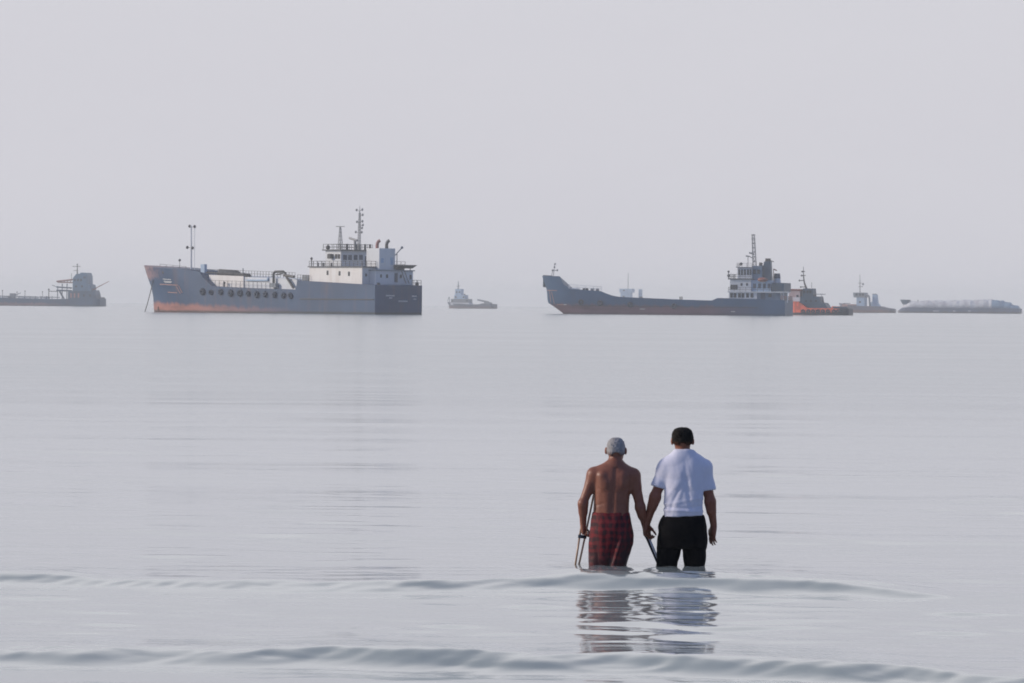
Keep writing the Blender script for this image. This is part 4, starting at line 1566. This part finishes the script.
def link_mesh(name, P, Q, mat, parent):
    me = bpy.data.meshes.new(name)
    me.from_pydata([tuple(p) for p in P], [], [tuple(int(i) for i in q) for q in Q])
    me.polygons.foreach_set('use_smooth', [True] * len(me.polygons))
    me.materials.append(mat)
    o = bpy.data.objects.new(name, me)
    col.objects.link(o)
    o.parent = parent
    return o


def unit(v):
    v = np.array(v, float)
    return v / np.linalg.norm(v)


def add_hand(Fd, wrist, direc, thumb_side, curl, size=1.0, spread=0.05):
    """Palm, four fingers of different lengths and a thumb. The palm faces direc x thumb_side * -1."""
    d = unit(direc)
    t = unit(np.array(thumb_side) - d * np.dot(thumb_side, d))
    nrm = np.cross(d, t)
    w = np.array(wrist, float)
    s = size
    kn = []
    for i, off in enumerate((0.031, 0.011, -0.010, -0.029)):
        k0 = w + d * (0.088 - abs(i - 1) * 0.004) * s + t * off * s
        kn.append(k0)
        Fd.cap(w + t * off * 0.5 * s + d * 0.012 * s, k0, 0.017 * s, 0.0125 * s, 0.012)
    Fd.cap(w + d * .03 * s - t * .008, w + d * .06 * s - t * .008, 0.022 * s, 0.020 * s, 0.015)
    L = ((0.040, 0.025, 0.020), (0.045, 0.028, 0.022), (0.041, 0.027, 0.021), (0.032, 0.020, 0.018))
    for i in range(4):
        p = kn[i]
        a = 0.0
        fd = unit(d + t * spread * (1.5 - i))
        for j in range(3):
            a += curl[j] * (1 + 0.12 * (i - 1))
            dirv = fd * math.cos(a) + nrm * math.sin(a)
            q = p + dirv * L[i][j] * s
            r = (0.0098, 0.0090, 0.0080)[j] * (0.88 if i == 3 else 1) * s
            Fd.cap(p, q, r, r * 0.92, 0.004)
            p = q
    p = w + d * 0.022 * s + t * 0.024 * s
    for j, (ln, r) in enumerate(((0.042, 0.0145), (0.032, 0.011), (0.026, 0.0095))):
        a = 0.30 + 0.25 * j
        dirv = unit(d * (0.75 + .1 * j) + t * (0.65 - 0.3 * j) + nrm * (0.35 + 0.3 * j) * (1 if curl[0] > 0.5 else .5))
        q = p + dirv * ln * s
        Fd.cap(p, q, r * s, r * 0.9 * s, 0.006)
        p = q


def add_head(Fd, c, rx, ry, rz, tilt=0.0, turn=0.0):
    """Skull, jaw, nose, brow, eyes, mouth and ears; faces +y (away from the beach), turned and tilted down a little."""
    ct, st = math.cos(tilt), math.sin(tilt)
    cr, sr = math.cos(turn), math.sin(turn)

    def q(x, y, z):
        y, z = y * ct + z * st, -y * st + z * ct
        x, y = x * cr + y * sr, -x * sr + y * cr
        return (c[0] + x, c[1] + y, c[2] + z)
    Fd.ell(q(0, -0.010, 0.0), (rx * .97, ry * .97, rz * 0.74), 0.02)
    Fd.ell(q(0, 0.035, -0.055), (rx * 0.74, ry * 0.62, rz * 0.56), 0.03)
    Fd.ell(q(0, 0.072, -0.098), (0.026, 0.022, 0.020), 0.02)
    Fd.cap(q(0, 0.088, 0.012), q(0, 0.112, -0.028), 0.010, 0.015, 0.01)
    Fd.cap(q(-.036, 0.080, 0.024), q(.036, 0.080, 0.024), 0.011, k=0.012)
    Fd.ell(q(-.032, 0.094, 0.004), (.018, .012, .011), 0.01, 'cut')
    Fd.ell(q(.032, 0.094, 0.004), (.018, .012, .011), 0.01, 'cut')
    Fd.ell(q(-.031, 0.078, 0.003), (.013, .012, .012), 0.004)
    Fd.ell(q(.031, 0.078, 0.003), (.013, .012, .012), 0.004)
    Fd.cap(q(-.020, 0.084, -0.062), q(.020, 0.084, -0.062), 0.008, k=0.008)
    for sx in (-1, 1):
        Fd.ell(q(sx * (rx + 0.010), -0.012, -0.018), (0.013, 0.021, 0.033), 0.008)
    return q


def skin_mat(name, base, warm):
    m, nt, bs = new_mat(name)
    oc = obj_coord(nt)
    f = ramp(nt, noise(nt, oc, 7, 5), .35, .7)
    c = mixc(nt, f, base, warm)
    c = mixc(nt, math_n(nt, 'MULTIPLY', ramp(nt, noise(nt, oc, 45, 3), .5, .7), .25), c, tuple(v * .6 for v in base))
    nt.links.new(c, bs.inputs['Base Color'])
    bs.inputs['Roughness'].default_value = .45
    bs.inputs['Subsurface Weight'].default_value = .06
    bs.inputs['Subsurface Radius'].default_value = (.02, .008, .004)
    b = nt.nodes.new('ShaderNodeBump')
    b.inputs['Strength'].default_value = .25
    b.inputs['Distance'].default_value = .004
    nt.links.new(noise(nt, oc, 60, 4), b.inputs['Height'])
    nt.links.new(b.outputs[0], bs.inputs['Normal'])
    return m


def cloth_mat(name, base, second, scale=30, rough=.85, bump=.4):
    m, nt, bs = new_mat(name)
    oc = obj_coord(nt)
    nt.links.new(mixc(nt, noise(nt, oc, 5, 4), base, second), bs.inputs['Base Color'])
    bs.inputs['Roughness'].default_value = rough
    bs.inputs['Specular IOR Level'].default_value = .15
    b = nt.nodes.new('ShaderNodeBump')
    b.inputs['Strength'].default_value = bump
    b.inputs['Distance'].default_value = .006
    nt.links.new(noise(nt, oc, scale, 4, (1, 1, .45)), b.inputs['Height'])
    nt.links.new(b.outputs[0], bs.inputs['Normal'])
    return m


def hair_mat(name, base, second, skin, z_edge):
    m = cloth_mat(name, base, second, 140, .7, .8)
    nt = m.node_tree
    bs = nt.nodes['Principled BSDF']
    src = bs.inputs['Base Color'].links[0].from_socket
    oc = obj_coord(nt)
    sp = nt.nodes.new('ShaderNodeSeparateXYZ')
    nt.links.new(oc, sp.inputs[0])
    z = math_n(nt, 'ADD', sp.outputs[2], math_n(nt, 'MULTIPLY', math_n(nt, 'SUBTRACT', noise(nt, oc, 70, 3), .5), .045))
    f = ramp(nt, z, z_edge + .040, z_edge - .008)
    nt.links.new(mixc(nt, math_n(nt, 'MULTIPLY', f, .85), src, skin), bs.inputs['Base Color'])
    return m


def plaid_mat(name):
    m, nt, bs = new_mat(name)
    oc = obj_coord(nt)
    sp = nt.nodes.new('ShaderNodeSeparateXYZ')
    nt.links.new(oc, sp.inputs[0])

    def bands(src, period, lo, hi, shift=0.0):
        t = math_n(nt, 'FRACT', math_n(nt, 'ADD', math_n(nt, 'DIVIDE', src, period), shift))
        a = math_n(nt, 'GREATER_THAN', t, lo)
        b = math_n(nt, 'LESS_THAN', t, hi)
        return math_n(nt, 'MULTIPLY', a, b)
    wob = math_n(nt, 'MULTIPLY', math_n(nt, 'SUBTRACT', noise(nt, oc, 9, 3), .5), .09)
    xx = math_n(nt, 'ADD', sp.outputs[0], math_n(nt, 'MULTIPLY', sp.outputs[1], .6))
    xx = math_n(nt, 'ADD', xx, wob)
    zz = math_n(nt, 'ADD', sp.outputs[2], math_n(nt, 'MULTIPLY', wob, .8))
    dk = math_n(nt, 'ADD', bands(xx, .056, .0, .5), bands(zz, .062, .1, .6))
    c = mixc(nt, math_n(nt, 'MULTIPLY', dk, .41), (.20, .007, .013), (.005, .004, .010))
    ln = math_n(nt, 'MAXIMUM', bands(xx, .056, .70, .80), bands(zz, .062, .76, .85))
    c = mixc(nt, math_n(nt, 'MULTIPLY', ln, .25), c, (.20, .04, .04))
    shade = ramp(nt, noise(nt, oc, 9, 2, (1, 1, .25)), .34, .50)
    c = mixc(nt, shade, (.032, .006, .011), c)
    wet = ramp(nt, math_n(nt, 'ADD', sp.outputs[2], math_n(nt, 'MULTIPLY', math_n(nt, 'SUBTRACT', noise(nt, oc, 12, 4), .5), .12)), WADE + .15, WADE + .09)
    c = mixc(nt, math_n(nt, 'MULTIPLY', wet, .6), c, (.03, .003, .006))
    nt.links.new(c, bs.inputs['Base Color'])
    nt.links.new(math_n(nt, 'MULTIPLY_ADD', wet, -.4, .75), bs.inputs['Roughness'])
    b = nt.nodes.new('ShaderNodeBump')
    b.inputs['Strength'].default_value = .4
    b.inputs['Distance'].default_value = .01
    nt.links.new(noise(nt, oc, 14, 4, (1, 1, .35)), b.inputs['Height'])
    nt.links.new(b.outputs[0], bs.inputs['Normal'])
    return m


def folds(P, amp, seed, kz=10.0, kx=26.0, zc=None, sag=0.0):
    """Push cloth in and out along wandering folds."""
    r = np.random.default_rng(seed)
    x, y, z = P.T
    f = np.zeros(len(P))
    for _ in range(7):
        a, b, c = r.normal() * kx, r.normal() * kx * .4, r.normal() * kz
        w = r.uniform(.4, 1)
        f += w * np.abs(np.sin(a * x + b * y + c * z + 1.2 * np.sin(9 * z + 7 * x + r.uniform(0, 6)) + r.uniform(0, 6)))
    f = f / 7 - .35
    return amp * f


def displaced(P, Q, f):
    nrm = np.zeros_like(P)
    fn = np.cross(P[Q[:, 2]] - P[Q[:, 0]], P[Q[:, 3]] - P[Q[:, 1]])
    for i in range(4):
        np.add.at(nrm, Q[:, i], fn)
    nrm /= np.maximum(np.linalg.norm(nrm, axis=1), 1e-12)[:, None]
    return P + nrm * f[:, None]


WADE = 0.50      # water depth where they stand
H = 0.0062


def person_right():
    s = F / MEN_Y
    base = at_depth(683, 571, MEN_Y)
    R = empty('person', (base.x, MEN_Y, -WADE), 0, 'dark haired person in white t-shirt and black trousers wading beside the bare backed one', 'person')

    def X(px):
        return (px - 683) / s

    def Zp(py):
        return (571 - py) / s + WADE
    # body
    B = Field((-.45, -.22, -.03), (.40, .26, 1.80), H)
    B.loft([(.74, 0, 0, .165, .10), (.86, 0, 0, .165, .105), (1.0, 0, .0, .150, .10), (1.15, 0, 0, .155, .105), (1.28, 0, .0, .15, .10), (1.36, 0, -.005, .12, .08), (1.45, 0, -.01, .07, .06)], .04)
    for sx in (-1, 1):
        B.cap((0, -.01, 1.43), (sx * .15, 0, 1.36), .045, .04, .05)
    B.cap((0, -.015, 1.44), (-.008, .0, 1.56), .063, .058, .03)
    hc = (X(681.4), .028, Zp(440.2))
    q = add_head(B, hc, .080, .099, .125, tilt=.22, turn=-.05)
    # arms
    sl, sr_ = (X(663), 0, Zp(466)), (X(704.5), 0, Zp(466))
    el, er = (X(654.2), -.015, Zp(497)), (X(709.6), -.02, Zp(501))
    wl, wr = (X(646.4), .035, Zp(525)), (X(713.4), .02, Zp(526))
    B.cap((sl[0] + .012, sl[1], sl[2] - .045), el, .046, .044, .03).cap(el, wl, .046, .030, .02)
    B.cap((sr_[0] - .012, sr_[1], sr_[2] - .045), er, .046, .043, .03).cap(er, wr, .044, .029, .02)
    B.cap((el[0] + .004, el[1], el[2] - .02), (el[0] - .02, el[1] + .01, el[2] - .09), .044, .036, .03)
    B.cap((er[0], er[1], er[2] - .02), (er[0] + .006, er[1], er[2] - .09), .042, .036, .03)
    add_hand(B, wl, (.02, .06, -1), (.72, .55, 0), (.75, 1.0, .7), 1.0)
    add_hand(B, wr, (-.13, .08, -1), (-.62, .75, 0), (.18, .28, .22), 1.0)
    # legs and feet (under water)
    for x0, x1 in ((-.095, -.135), (.095, .09)):
        B.cap((x0, 0, .80), (x1, .01, .47), .078, .052, .03).cap((x1, .01, .47), (x1, -.02, .09), .052, .038, .02)
        B.cap((x1, -.04, .045), (x1, .13, .03), .036, .03, .02)
    P, Q = B.mesh()
    link_mesh('body', relax(P, Q, 1, .4), Q, skin_mat('tanned_skin', (.23, .077, .042), (.29, .100, .055)), R)
    # hair
    Hh = Field((-.14, -.16, hc[2] - .10), (.14, .20, hc[2] + .17), H)
    Hh.sell((hc[0], hc[1] - .014, hc[2] + .024), (.0885, .106, .080), 2.6)
    Hh.ell((hc[0], hc[1] - .022, hc[2] - .004), (.083, .098, .075), .02)
    for sx in (-1, 1):
        Hh.ell((hc[0] + sx * .098, hc[1] + .005, hc[2] - .045), (.026, .05, .05), .005, 'cut')
    Hh.plane_cut((hc[0], hc[1] + .055, hc[2] + .03), (0, .8, -.6), (-1, -1, 0), (1, 1, 3))
    Hh.plane_cut((hc[0], hc[1] - .02, hc[2] - .032), (0, .25, -1), (-1, -1, 0), (1, 1, 3))
    Hh.ell((hc[0], hc[1] - .11, hc[2] - .068), (.040, .05, .045), .005, 'cut')
    P, Q = Hh.mesh()
    r = np.random.default_rng(3)
    P = displaced(relax(P, Q, 1, .4), Q, r.normal(size=len(P)) * .0036)
    hm = hair_mat('black_hair', (.009, .008, .008), (.020, .016, .014), (.13, .05, .033), hc[2] - .042)
    link_mesh('hair', P, Q, hm, R)
    # t-shirt
    T = Field((-.36, -.22, .90), (.36, .24, 1.62), H)
    hem = Zp(516.5)
    T.loft([(hem - .02, X(683.2), .005, .184, .137), (hem + .06, X(683.4), .005, .181, .137), (Zp(498), X(683.6), .0, .175, .13), (Zp(485), X(683.8), 0, .176, .128), (Zp(474), X(684), 0, .182, .125),
            (Zp(466), X(684), -.003, .178, .112), (Zp(459), X(684), -.008, .15, .092), (Zp(454), X(683.5), -.01, .105, .078), (Zp(450.6), X(683), -.012, .078, .07)], .03, 2.5)
    for side, sh, elb in ((-1, sl, el), (1, sr_, er)):
        sh, elb = np.array(sh), np.array(elb)
        end = sh + (elb - sh) * .70
        T.cap((0, -.01, 1.475), sh + (-side * .012, 0, -.016), .052, .062, .06)
        T.cap(sh + (-side * .012, 0, -.028), sh + (elb - sh) * .98 + (side * .006, 0, 0), .062, .062, .04)
        T.plane_cut(end, elb - sh, (-.36 if side < 0 else .17, -1, .9), (-.17 if side < 0 else .36, 1, end[2] + .06))
    T.plane_cut((0, 0, hem), (.06, .0, -1), (-1, -1, 0), (1, 1, hem + .05))
    T.ell((X(682), .012, Zp(447.5)), (.066, .068, .04), .01, 'cut')
    P, Q = T.mesh()
    P = relax(P, Q, 4, .5)
    f = folds(P, .021, 5, 14, 17)
    # soft hanging folds: a shallow V below the shoulder blades, a roll above the hem
    x, y, z = P.T
    back = 1 / (1 + np.exp(y / .02))
    for x0, sl, w, am, za, zb in ((.03, -.30, .020, -.009, 1.02, 1.30), (-.045, .34, .018, -.008, 1.00, 1.24), (.09, -.62, .022, .007, .99, 1.20),
                                  (-.10, .55, .022, .006, 1.0, 1.22), (.0, .08, .03, -.006, 1.08, 1.36)):
        lin = x - x0 - sl * (z - 1.2) - .012 * np.sin(16 * z)
        f += am * back * np.exp(-(lin / w) ** 2) / (1 + np.exp((za - z) / .03)) / (1 + np.exp((z - zb) / .03))
    for z0, am in ((hem + .045, .007), (hem + .085, -.006), (hem + .13, .005)):
        f += am * np.exp(-((z - z0 - .014 * np.sin(11 * x + z0 * 40) - .06 * x) / .014) ** 2)
    P = displaced(P, Q, f)
    P = relax(P, Q, 1, .4)
    link_mesh('t_shirt', P, Q, cloth_mat('white_cotton', (.76, .77, .90), (.71, .72, .86), 40, .9, .3), R)
    # trousers
    G = Field((-.30, -.22, .02), (.30, .24, 1.05), H)
    G.loft([(Zp(548), X(682), .0, .203, .125), (Zp(538), X(682), -.004, .209, .135), (Zp(527), X(682), -.004, .207, .137), (Zp(519), X(682.6), 0, .186, .130), (Zp(515.5), X(683), 0, .172, .118)], .03, 2.6)
    for xa, xb, xc in ((X(670), X(665.8), X(665.5)), (X(694.5), X(694.3), X(694))):
        G.cap((xa, 0, Zp(540)), (xb, .005, Zp(571)), .108, .084, .022)
        G.cap((xb, .005, Zp(571)), (xc, -.01, .10), .086, .07, .02)
    G.plane_cut((0, 0, .09), (0, 0, -1), (-1, -1, 0), (1, 1, .2))
    P, Q = G.mesh()
    P = relax(P, Q, 3, .5)
    P = displaced(P, Q, folds(P, .022, 9, 10, 16))
    link_mesh('trousers', relax(P, Q, 1, .4), Q, cloth_mat('black_cloth', (.004, .004, .005), (.006, .006, .007), 30, .9, .3), R)
    # cane held in the joined hands
    hand = np.array(wl) + np.array((.005, .02, -.085))
    return base, R, hand, s


def person_left():
    s = F / MEN_Y
    base = at_depth(611.5, 571, MEN_Y)
    R = empty('person', (base.x, MEN_Y, -WADE), 0, 'grey haired person with bare back and red checked shorts leaning on a crutch', 'person')

    def X(px):
        return (px - 611.5) / s

    def Zp(py):
        return (571 - py) / s + WADE
    B = Field((-.40, -.22, -.03), (.42, .28, 1.72), H)
    B.loft([(.70, X(611), 0, .160, .10), (Zp(530), X(611), .0, .158, .112), (Zp(515), X(610.6), .0, .155, .112), (Zp(503), X(610.9), .0, .153, .110), (Zp(490), X(611.4), -.005, .158, .108),
            (Zp(480), X(611.8), -.012, .166, .102), (Zp(473), X(612.4), -.015, .155, .086), (Zp(467.5), X(613.2), -.012, .11, .066), (Zp(463.5), X(614), -.005, .068, .056)], .035, 2.4)
    sl, sr_ = (X(593.5), -.005, Zp(475)), (X(632.3), -.005, Zp(476))
    nb = (X(614), -.01, Zp(467.5))
    B.cap(nb, sl, .05, .055, .05).cap(nb, sr_, .05, .056, .05)
    # shoulder blades, spine furrow, loin
    for px, t in ((601.5, .15), (622, -.15)):
        B.cap((X(px), -.075, Zp(477)), (X(px) + t * .1, -.083, Zp(489)), .035, .026, .03)
    for px in (606.5, 615.5):
        B.cap((X(px), -.075, Zp(486)), (X(px), -.082, Zp(512)), .026, .026, .03)
    B.cap(nb, (X(614.8), .012, Zp(454)), .061, .057, .03)
    hc = (X(615.2), .035, Zp(450.2))
    q = add_head(B, hc, .076, .097, .122, tilt=.12, turn=.22)
    el, er = (X(582.4), -.03, Zp(504)), (X(639.6), -.02, Zp(507))
    wl, wr = (X(582.8), .05, Zp(526)), (X(644.8), .055, Zp(527))
    B.cap(sl, el, .050, .038, .03).cap(el, wl, .039, .028, .02)
    B.cap((sl[0] - .01, sl[1], sl[2] - .01), (sl[0] - .03, sl[1], sl[2] - .09), .052, .044, .03)
    B.cap(sr_, er, .052, .040, .03).cap(er, wr, .040, .028, .02)
    B.cap((sr_[0] + .005, sr_[1], sr_[2] - .01), (sr_[0] + .02, sr_[1], sr_[2] - .09), .053, .046, .03)
    B.cap((el[0], el[1], el[2] - .02), (el[0] + .002, el[1] + .03, el[2] - .08), .039, .034, .03)
    B.cap((er[0], er[1], er[2] - .02), (er[0] + .015, er[1] + .03, er[2] - .08), .040, .034, .03)
    add_hand(B, wl, (.08, .12, -1), (.25, .95, 0), (.95, 1.15, .8), .95)
    add_hand(B, wr, (.12, .10, -1), (-.45, .85, 0), (.55, .8, .6), .95)
    for x0, x1 in ((X(601), X(599)), (X(619), X(616))):
        B.cap((x0, 0, .76), (x1, .01, .45), .075, .05, .03).cap((x1, .01, .45), (x1, -.02, .09), .050, .036, .02)
        B.cap((x1, -.04, .045), (x1, .13, .03), .035, .03, .02)
    P, Q = B.mesh()
    P = relax(P, Q, 2, .4)
    x, y, z = P.T
    back = 1 / (1 + np.exp((y + .03) / .012))
    xs = X(611.2) + (z - Zp(515)) * .075
    f = -.006 * np.exp(-((x - xs) / .018) ** 2) * back * (z < Zp(468)) * (z > Zp(513))
    for sg in (-1, 1):     # lower edges of the shoulder blades, loose skin above the waistband
        f += -.005 * back * np.exp(-((z - Zp(491) - .35 * sg * (x - xs - sg * .09)) / .011) ** 2) * np.exp(-((x - xs - sg * .085) / .045) ** 2)
        f += -.003 * back * np.exp(-((z - Zp(505) + .25 * sg * (x - xs - sg * .1)) / .012) ** 2) * np.exp(-((x - xs - sg * .11) / .05) ** 2)
        f += .006 * back * np.exp(-((z - Zp(484)) / .03) ** 2 - ((x - xs - sg * .07) / .02) ** 2)
    P = displaced(P, Q, f)
    link_mesh('body', P, Q, skin_mat('weathered_brown_skin', (.235, .086, .053), (.30, .112, .068)), R)
    # short grey hair
    Hh = Field((-.12, -.16, hc[2] - .12), (.18, .20, hc[2] + .17), H)
    Hh.sell((hc[0] - .002, hc[1] - .016, hc[2] - .002), (.0785, .104, .100), 2.5)
    Hh.plane_cut((hc[0], hc[1] + .04, hc[2] + .03), (.15, .8, -.6), (-1, -1, 0), (1, 1, 3))
    Hh.plane_cut((hc[0], hc[1] - .02, hc[2] - .040), (0, .25, -1), (-1, -1, 0), (1, 1, 3))
    Hh.ell((hc[0], hc[1] - .11, hc[2] - .068), (.040, .05, .045), .005, 'cut')
    P, Q = Hh.mesh()
    r = np.random.default_rng(4)
    P = displaced(relax(P, Q, 1, .4), Q, r.normal(size=len(P)) * .0026)
    link_mesh('hair', P, Q, hair_mat('grey_hair', (.46, .45, .46), (.30, .29, .295), (.17, .075, .055), hc[2] - .050), R)
    # shorts
    G = Field((-.32, -.24, .30), (.32, .24, 1.05), H)
    G.loft([(Zp(590), X(606), 0, .152, .10), (Zp(571), X(607), 0, .158, .112), (Zp(558), X(609.3), 0, .176, .13), (Zp(545), X(610.8), -.005, .194, .142), (Zp(533), X(610.7), -.006, .192, .146), (Zp(523), X(610.6), -.003, .176, .135), (Zp(516), X(610.5), 0, .160, .120), (Zp(513.2), X(610.5), 0, .158, .118)], .03, 2.5)
    for xa, xb in ((X(600.5), X(598.6)), (X(619.5), X(615.3))):
        G.cap((xa, 0, Zp(545)), (xb, .005, Zp(572)), .098, .079, .014)
        G.cap((xb, .005, Zp(572)), (xb, .01, .38), .079, .082, .02)
    G.plane_cut((0, 0, .36), (0, 0, -1), (-1, -1, 0), (1, 1, .45))
    P, Q = G.mesh()
    P = relax(P, Q, 3, .5)
    P = displaced(P, Q, folds(P, .045, 17, 8, 16))
    # a deep fold running down the right leg
    x, y, z = P.T
    lin = x - (X(619) - (Zp(545) - z) * .28)
    P = displaced(P, Q, .018 * np.exp(-(lin / .018) ** 2) * (y < 0) * np.clip((Zp(540) - z) / .05, 0, 1) - .014 * np.exp(-((lin + .045) / .02) ** 2) * (y < 0))
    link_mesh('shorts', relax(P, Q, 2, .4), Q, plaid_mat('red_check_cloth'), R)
    return base, R, np.array(wl), np.array(wr), s, X, Zp


base2, R2, hand2, s2 = person_right()
base1, R1, wl1, wr1, s1, X1, Z1 = person_left()


def metal_mat(name, c, rough=.3):
    m, nt, bs = new_mat(name)
    oc = obj_coord(nt)
    nt.links.new(mixc(nt, noise(nt, oc, 12, 3), c, tuple(v * .75 for v in c)), bs.inputs['Base Color'])
    bs.inputs['Metallic'].default_value = .9
    bs.inputs['Roughness'].default_value = rough
    return m


def crutch():
    """Underarm crutch: two rails, padded top, hand grip, single foot."""
    o = empty('crutch', (base1.x, MEN_Y, -WADE), 0, 'wooden underarm crutch planted in the water under the bare backed person\'s left arm', 'crutch')
    wood = paint('varnished_wood', (.50, .33, .22), (.30, .18, .10), .5, .3, 8)
    dark = M['rubber']
    top = Vector((X1(591.8), .0, Z1(482)))
    grip = Vector((X1(583.8), .055, Z1(534)))
    ax = (Vector((X1(576.5), .09, Z1(571))) - top)
    ax.normalize()
    foot = top + ax * ((top.z - .05) / -ax.z)
    side = Vector((.96, .2, 0))
    side = (side - ax * side.dot(ax)).normalized()
    L = (foot - top).length
    for sg in (-1, 1):
        mb = MB()
        pts = []
        for g, w in ((.0, .034), (.2, .030), (.42, .023), (.62, .015), (.78, .010), (.98, .008)):
            pts.append(top + ax * L * g + side * sg * w)
        for a, b in zip(pts[:-1], pts[1:]):
            mb.tube(a, b, .0085, n=8)
        mb.build('side_rail', wood, o, True)
    a = top + ax * L * .40
    mb = MB()
    mb.tube(a - side * .035, a + side * .035, .015, n=10)
    mb.build('hand_grip', dark, o, True)
    mb = MB()
    mb.tube(top - side * .045, top + side * .045, .02, n=10)
    mb.ball(top - side * .045, .02)
    mb.ball(top + side * .045, .02)
    mb.build('underarm_pad', dark, o, True)
    mb = MB()
    mb.tube(foot - ax * .05, foot, .018, .022, 10)
    mb.build('rubber_foot', dark, o, True)


crutch()


def cane():
    o = empty('walking_cane', (base2.x, MEN_Y, -WADE), 0, 'bright metal walking cane slanting down from the joined hands', 'cane')
    a = Vector(hand2)
    b = Vector(((660.5 - 683) / s2, hand2[1] + .12, (571 - 566) / s2 + WADE))
    ax = (b - a).normalized()
    foot = a + ax * ((a.z - .05) / -ax.z)
    side = Vector((.9, -.3, .1))
    side = (side - ax * side.dot(ax)).normalized()
    mb = MB()
    mb.tube(a - ax * .03, foot, .0105, n=10)
    mb.build('shaft', metal_mat('polished_aluminium', (.86, .87, .9), .35), o, True)
    mb = MB()
    mb.tube(a - ax * .02 - side * .021, foot - side * .012, .009, n=8)  # dark rod added as the shaded left side of the shaft
    mb.build('shade_rod', M['rubber'], o, True)
    mb = MB()
    mb.tube(a - ax * .05, a + ax * .035, .016, n=10)
    mb.build('grip', M['rubber'], o, True)
    mb = MB()
    mb.tube(foot - ax * .04, foot, .016, .02, 10)
    mb.build('rubber_foot', M['rubber'], o, True)


cane()


# ------------------------------------------------------------------ haze over the water
def build_haze():
    mb = MB()
    mb.box(-9400, 9400, -9400, 9400, -1.2, 27)
    me_o = mb.build('haze', bpy.data.materials.new('haze_air'))
    m = me_o.data.materials[0]
    m.use_nodes = True
    nt = m.node_tree
    nt.nodes.clear()
    out = nt.nodes.new('ShaderNodeOutputMaterial')
    v = nt.nodes.new('ShaderNodeVolumePrincipled')
    v.inputs['Color'].default_value = (.98, .99, 1.0, 1)
    v.inputs['Density'].default_value = 0.00017
    v.inputs['Anisotropy'].default_value = 0.90
    nt.links.new(v.outputs[0], out.inputs['Volume'])
    me_o['kind'] = 'stuff'
    me_o['label'] = 'thin pale sea haze'


build_haze()

# ------------------------------------------------------------------ light
SUN_EL, SUN_AZ = math.radians(22), math.radians(-94)     # azimuth from the view direction (+y), towards the left
sd = Vector((math.sin(SUN_AZ) * math.cos(SUN_EL), math.cos(SUN_AZ) * math.cos(SUN_EL), math.sin(SUN_EL)))
sun_d = bpy.data.lights.new('sun', 'SUN')
sun_d.energy = 2.4
sun_d.angle = math.radians(6)
sun_d.color = (1.0, .88, .76)
sun = bpy.data.objects.new('sun', sun_d)
col.objects.link(sun)
sun.rotation_euler = sd.to_track_quat('Z', 'Y').to_euler()

world = bpy.data.worlds.new('World')
scene.world = world
world.use_nodes = True
nt = world.node_tree
bg = nt.nodes['Background']
sky = nt.nodes.new('ShaderNodeTexSky')
sky.sky_type = 'NISHITA'
sky.sun_disc = False
sky.sun_elevation = SUN_EL
sky.sun_rotation = SUN_AZ
sky.air_density = 1.2
sky.dust_density = 3.0
sky.ozone_density = 1.5
# hazy veil: bright towards the sea and the sun, bluer and dimmer overhead and behind the beach
tc = nt.nodes.new('ShaderNodeTexCoord')
sp = nt.nodes.new('ShaderNodeSeparateXYZ')
nt.links.new(tc.outputs['Generated'], sp.inputs[0])
g = math_n(nt, 'MULTIPLY_ADD', sp.outputs[1], 0.9, math_n(nt, 'MULTIPLY', sp.outputs[0], -0.25))
g = math_n(nt, 'MULTIPLY_ADD', sp.outputs[2], -0.35, g)
g = ramp(nt, g, -0.65, 0.70)
front = mixc(nt, ramp(nt, sp.outputs[2], 0.05, 0.21), (6.95, 6.88, 7.5), (10.9, 10.7, 11.0))  # unseen brighter low band, added to light the water and haze
front = mixc(nt, ramp(nt, sp.outputs[2], 0.24, 0.52), front, (4.2, 4.6, 5.4))
cl = noise(nt, tc.outputs['Generated'], 7.0, 5, (1, 1, 3.5))
front = mixc(nt, math_n(nt, 'MULTIPLY', ramp(nt, cl, .35, .7), .05), front, (9.5, 9.5, 9.6))
haze_sky = mixc(nt, g, (1.5, 2.2, 4.2), front)
veil = mixc(nt, 0.90, sky.outputs[0], haze_sky)
nt.links.new(veil, bg.inputs['Color'])
bg.inputs['Strength'].default_value = 0.1

vs = scene.view_settings
vs.view_transform = 'Standard'
vs.look = 'None'
vs.exposure = 0
vs.gamma = 1
vs.use_curve_mapping = False
scene.render.engine = 'CYCLES'
cy = scene.cycles
cy.use_denoising = True
try:
    cy.denoiser = 'OPENIMAGEDENOISE'
    cy.denoising_input_passes = 'RGB_ALBEDO_NORMAL'
except Exception:
    pass
cy.max_bounces = 8
cy.volume_bounces = 3
cy.filter_width = 1.8
cy.sample_clamp_indirect = 6
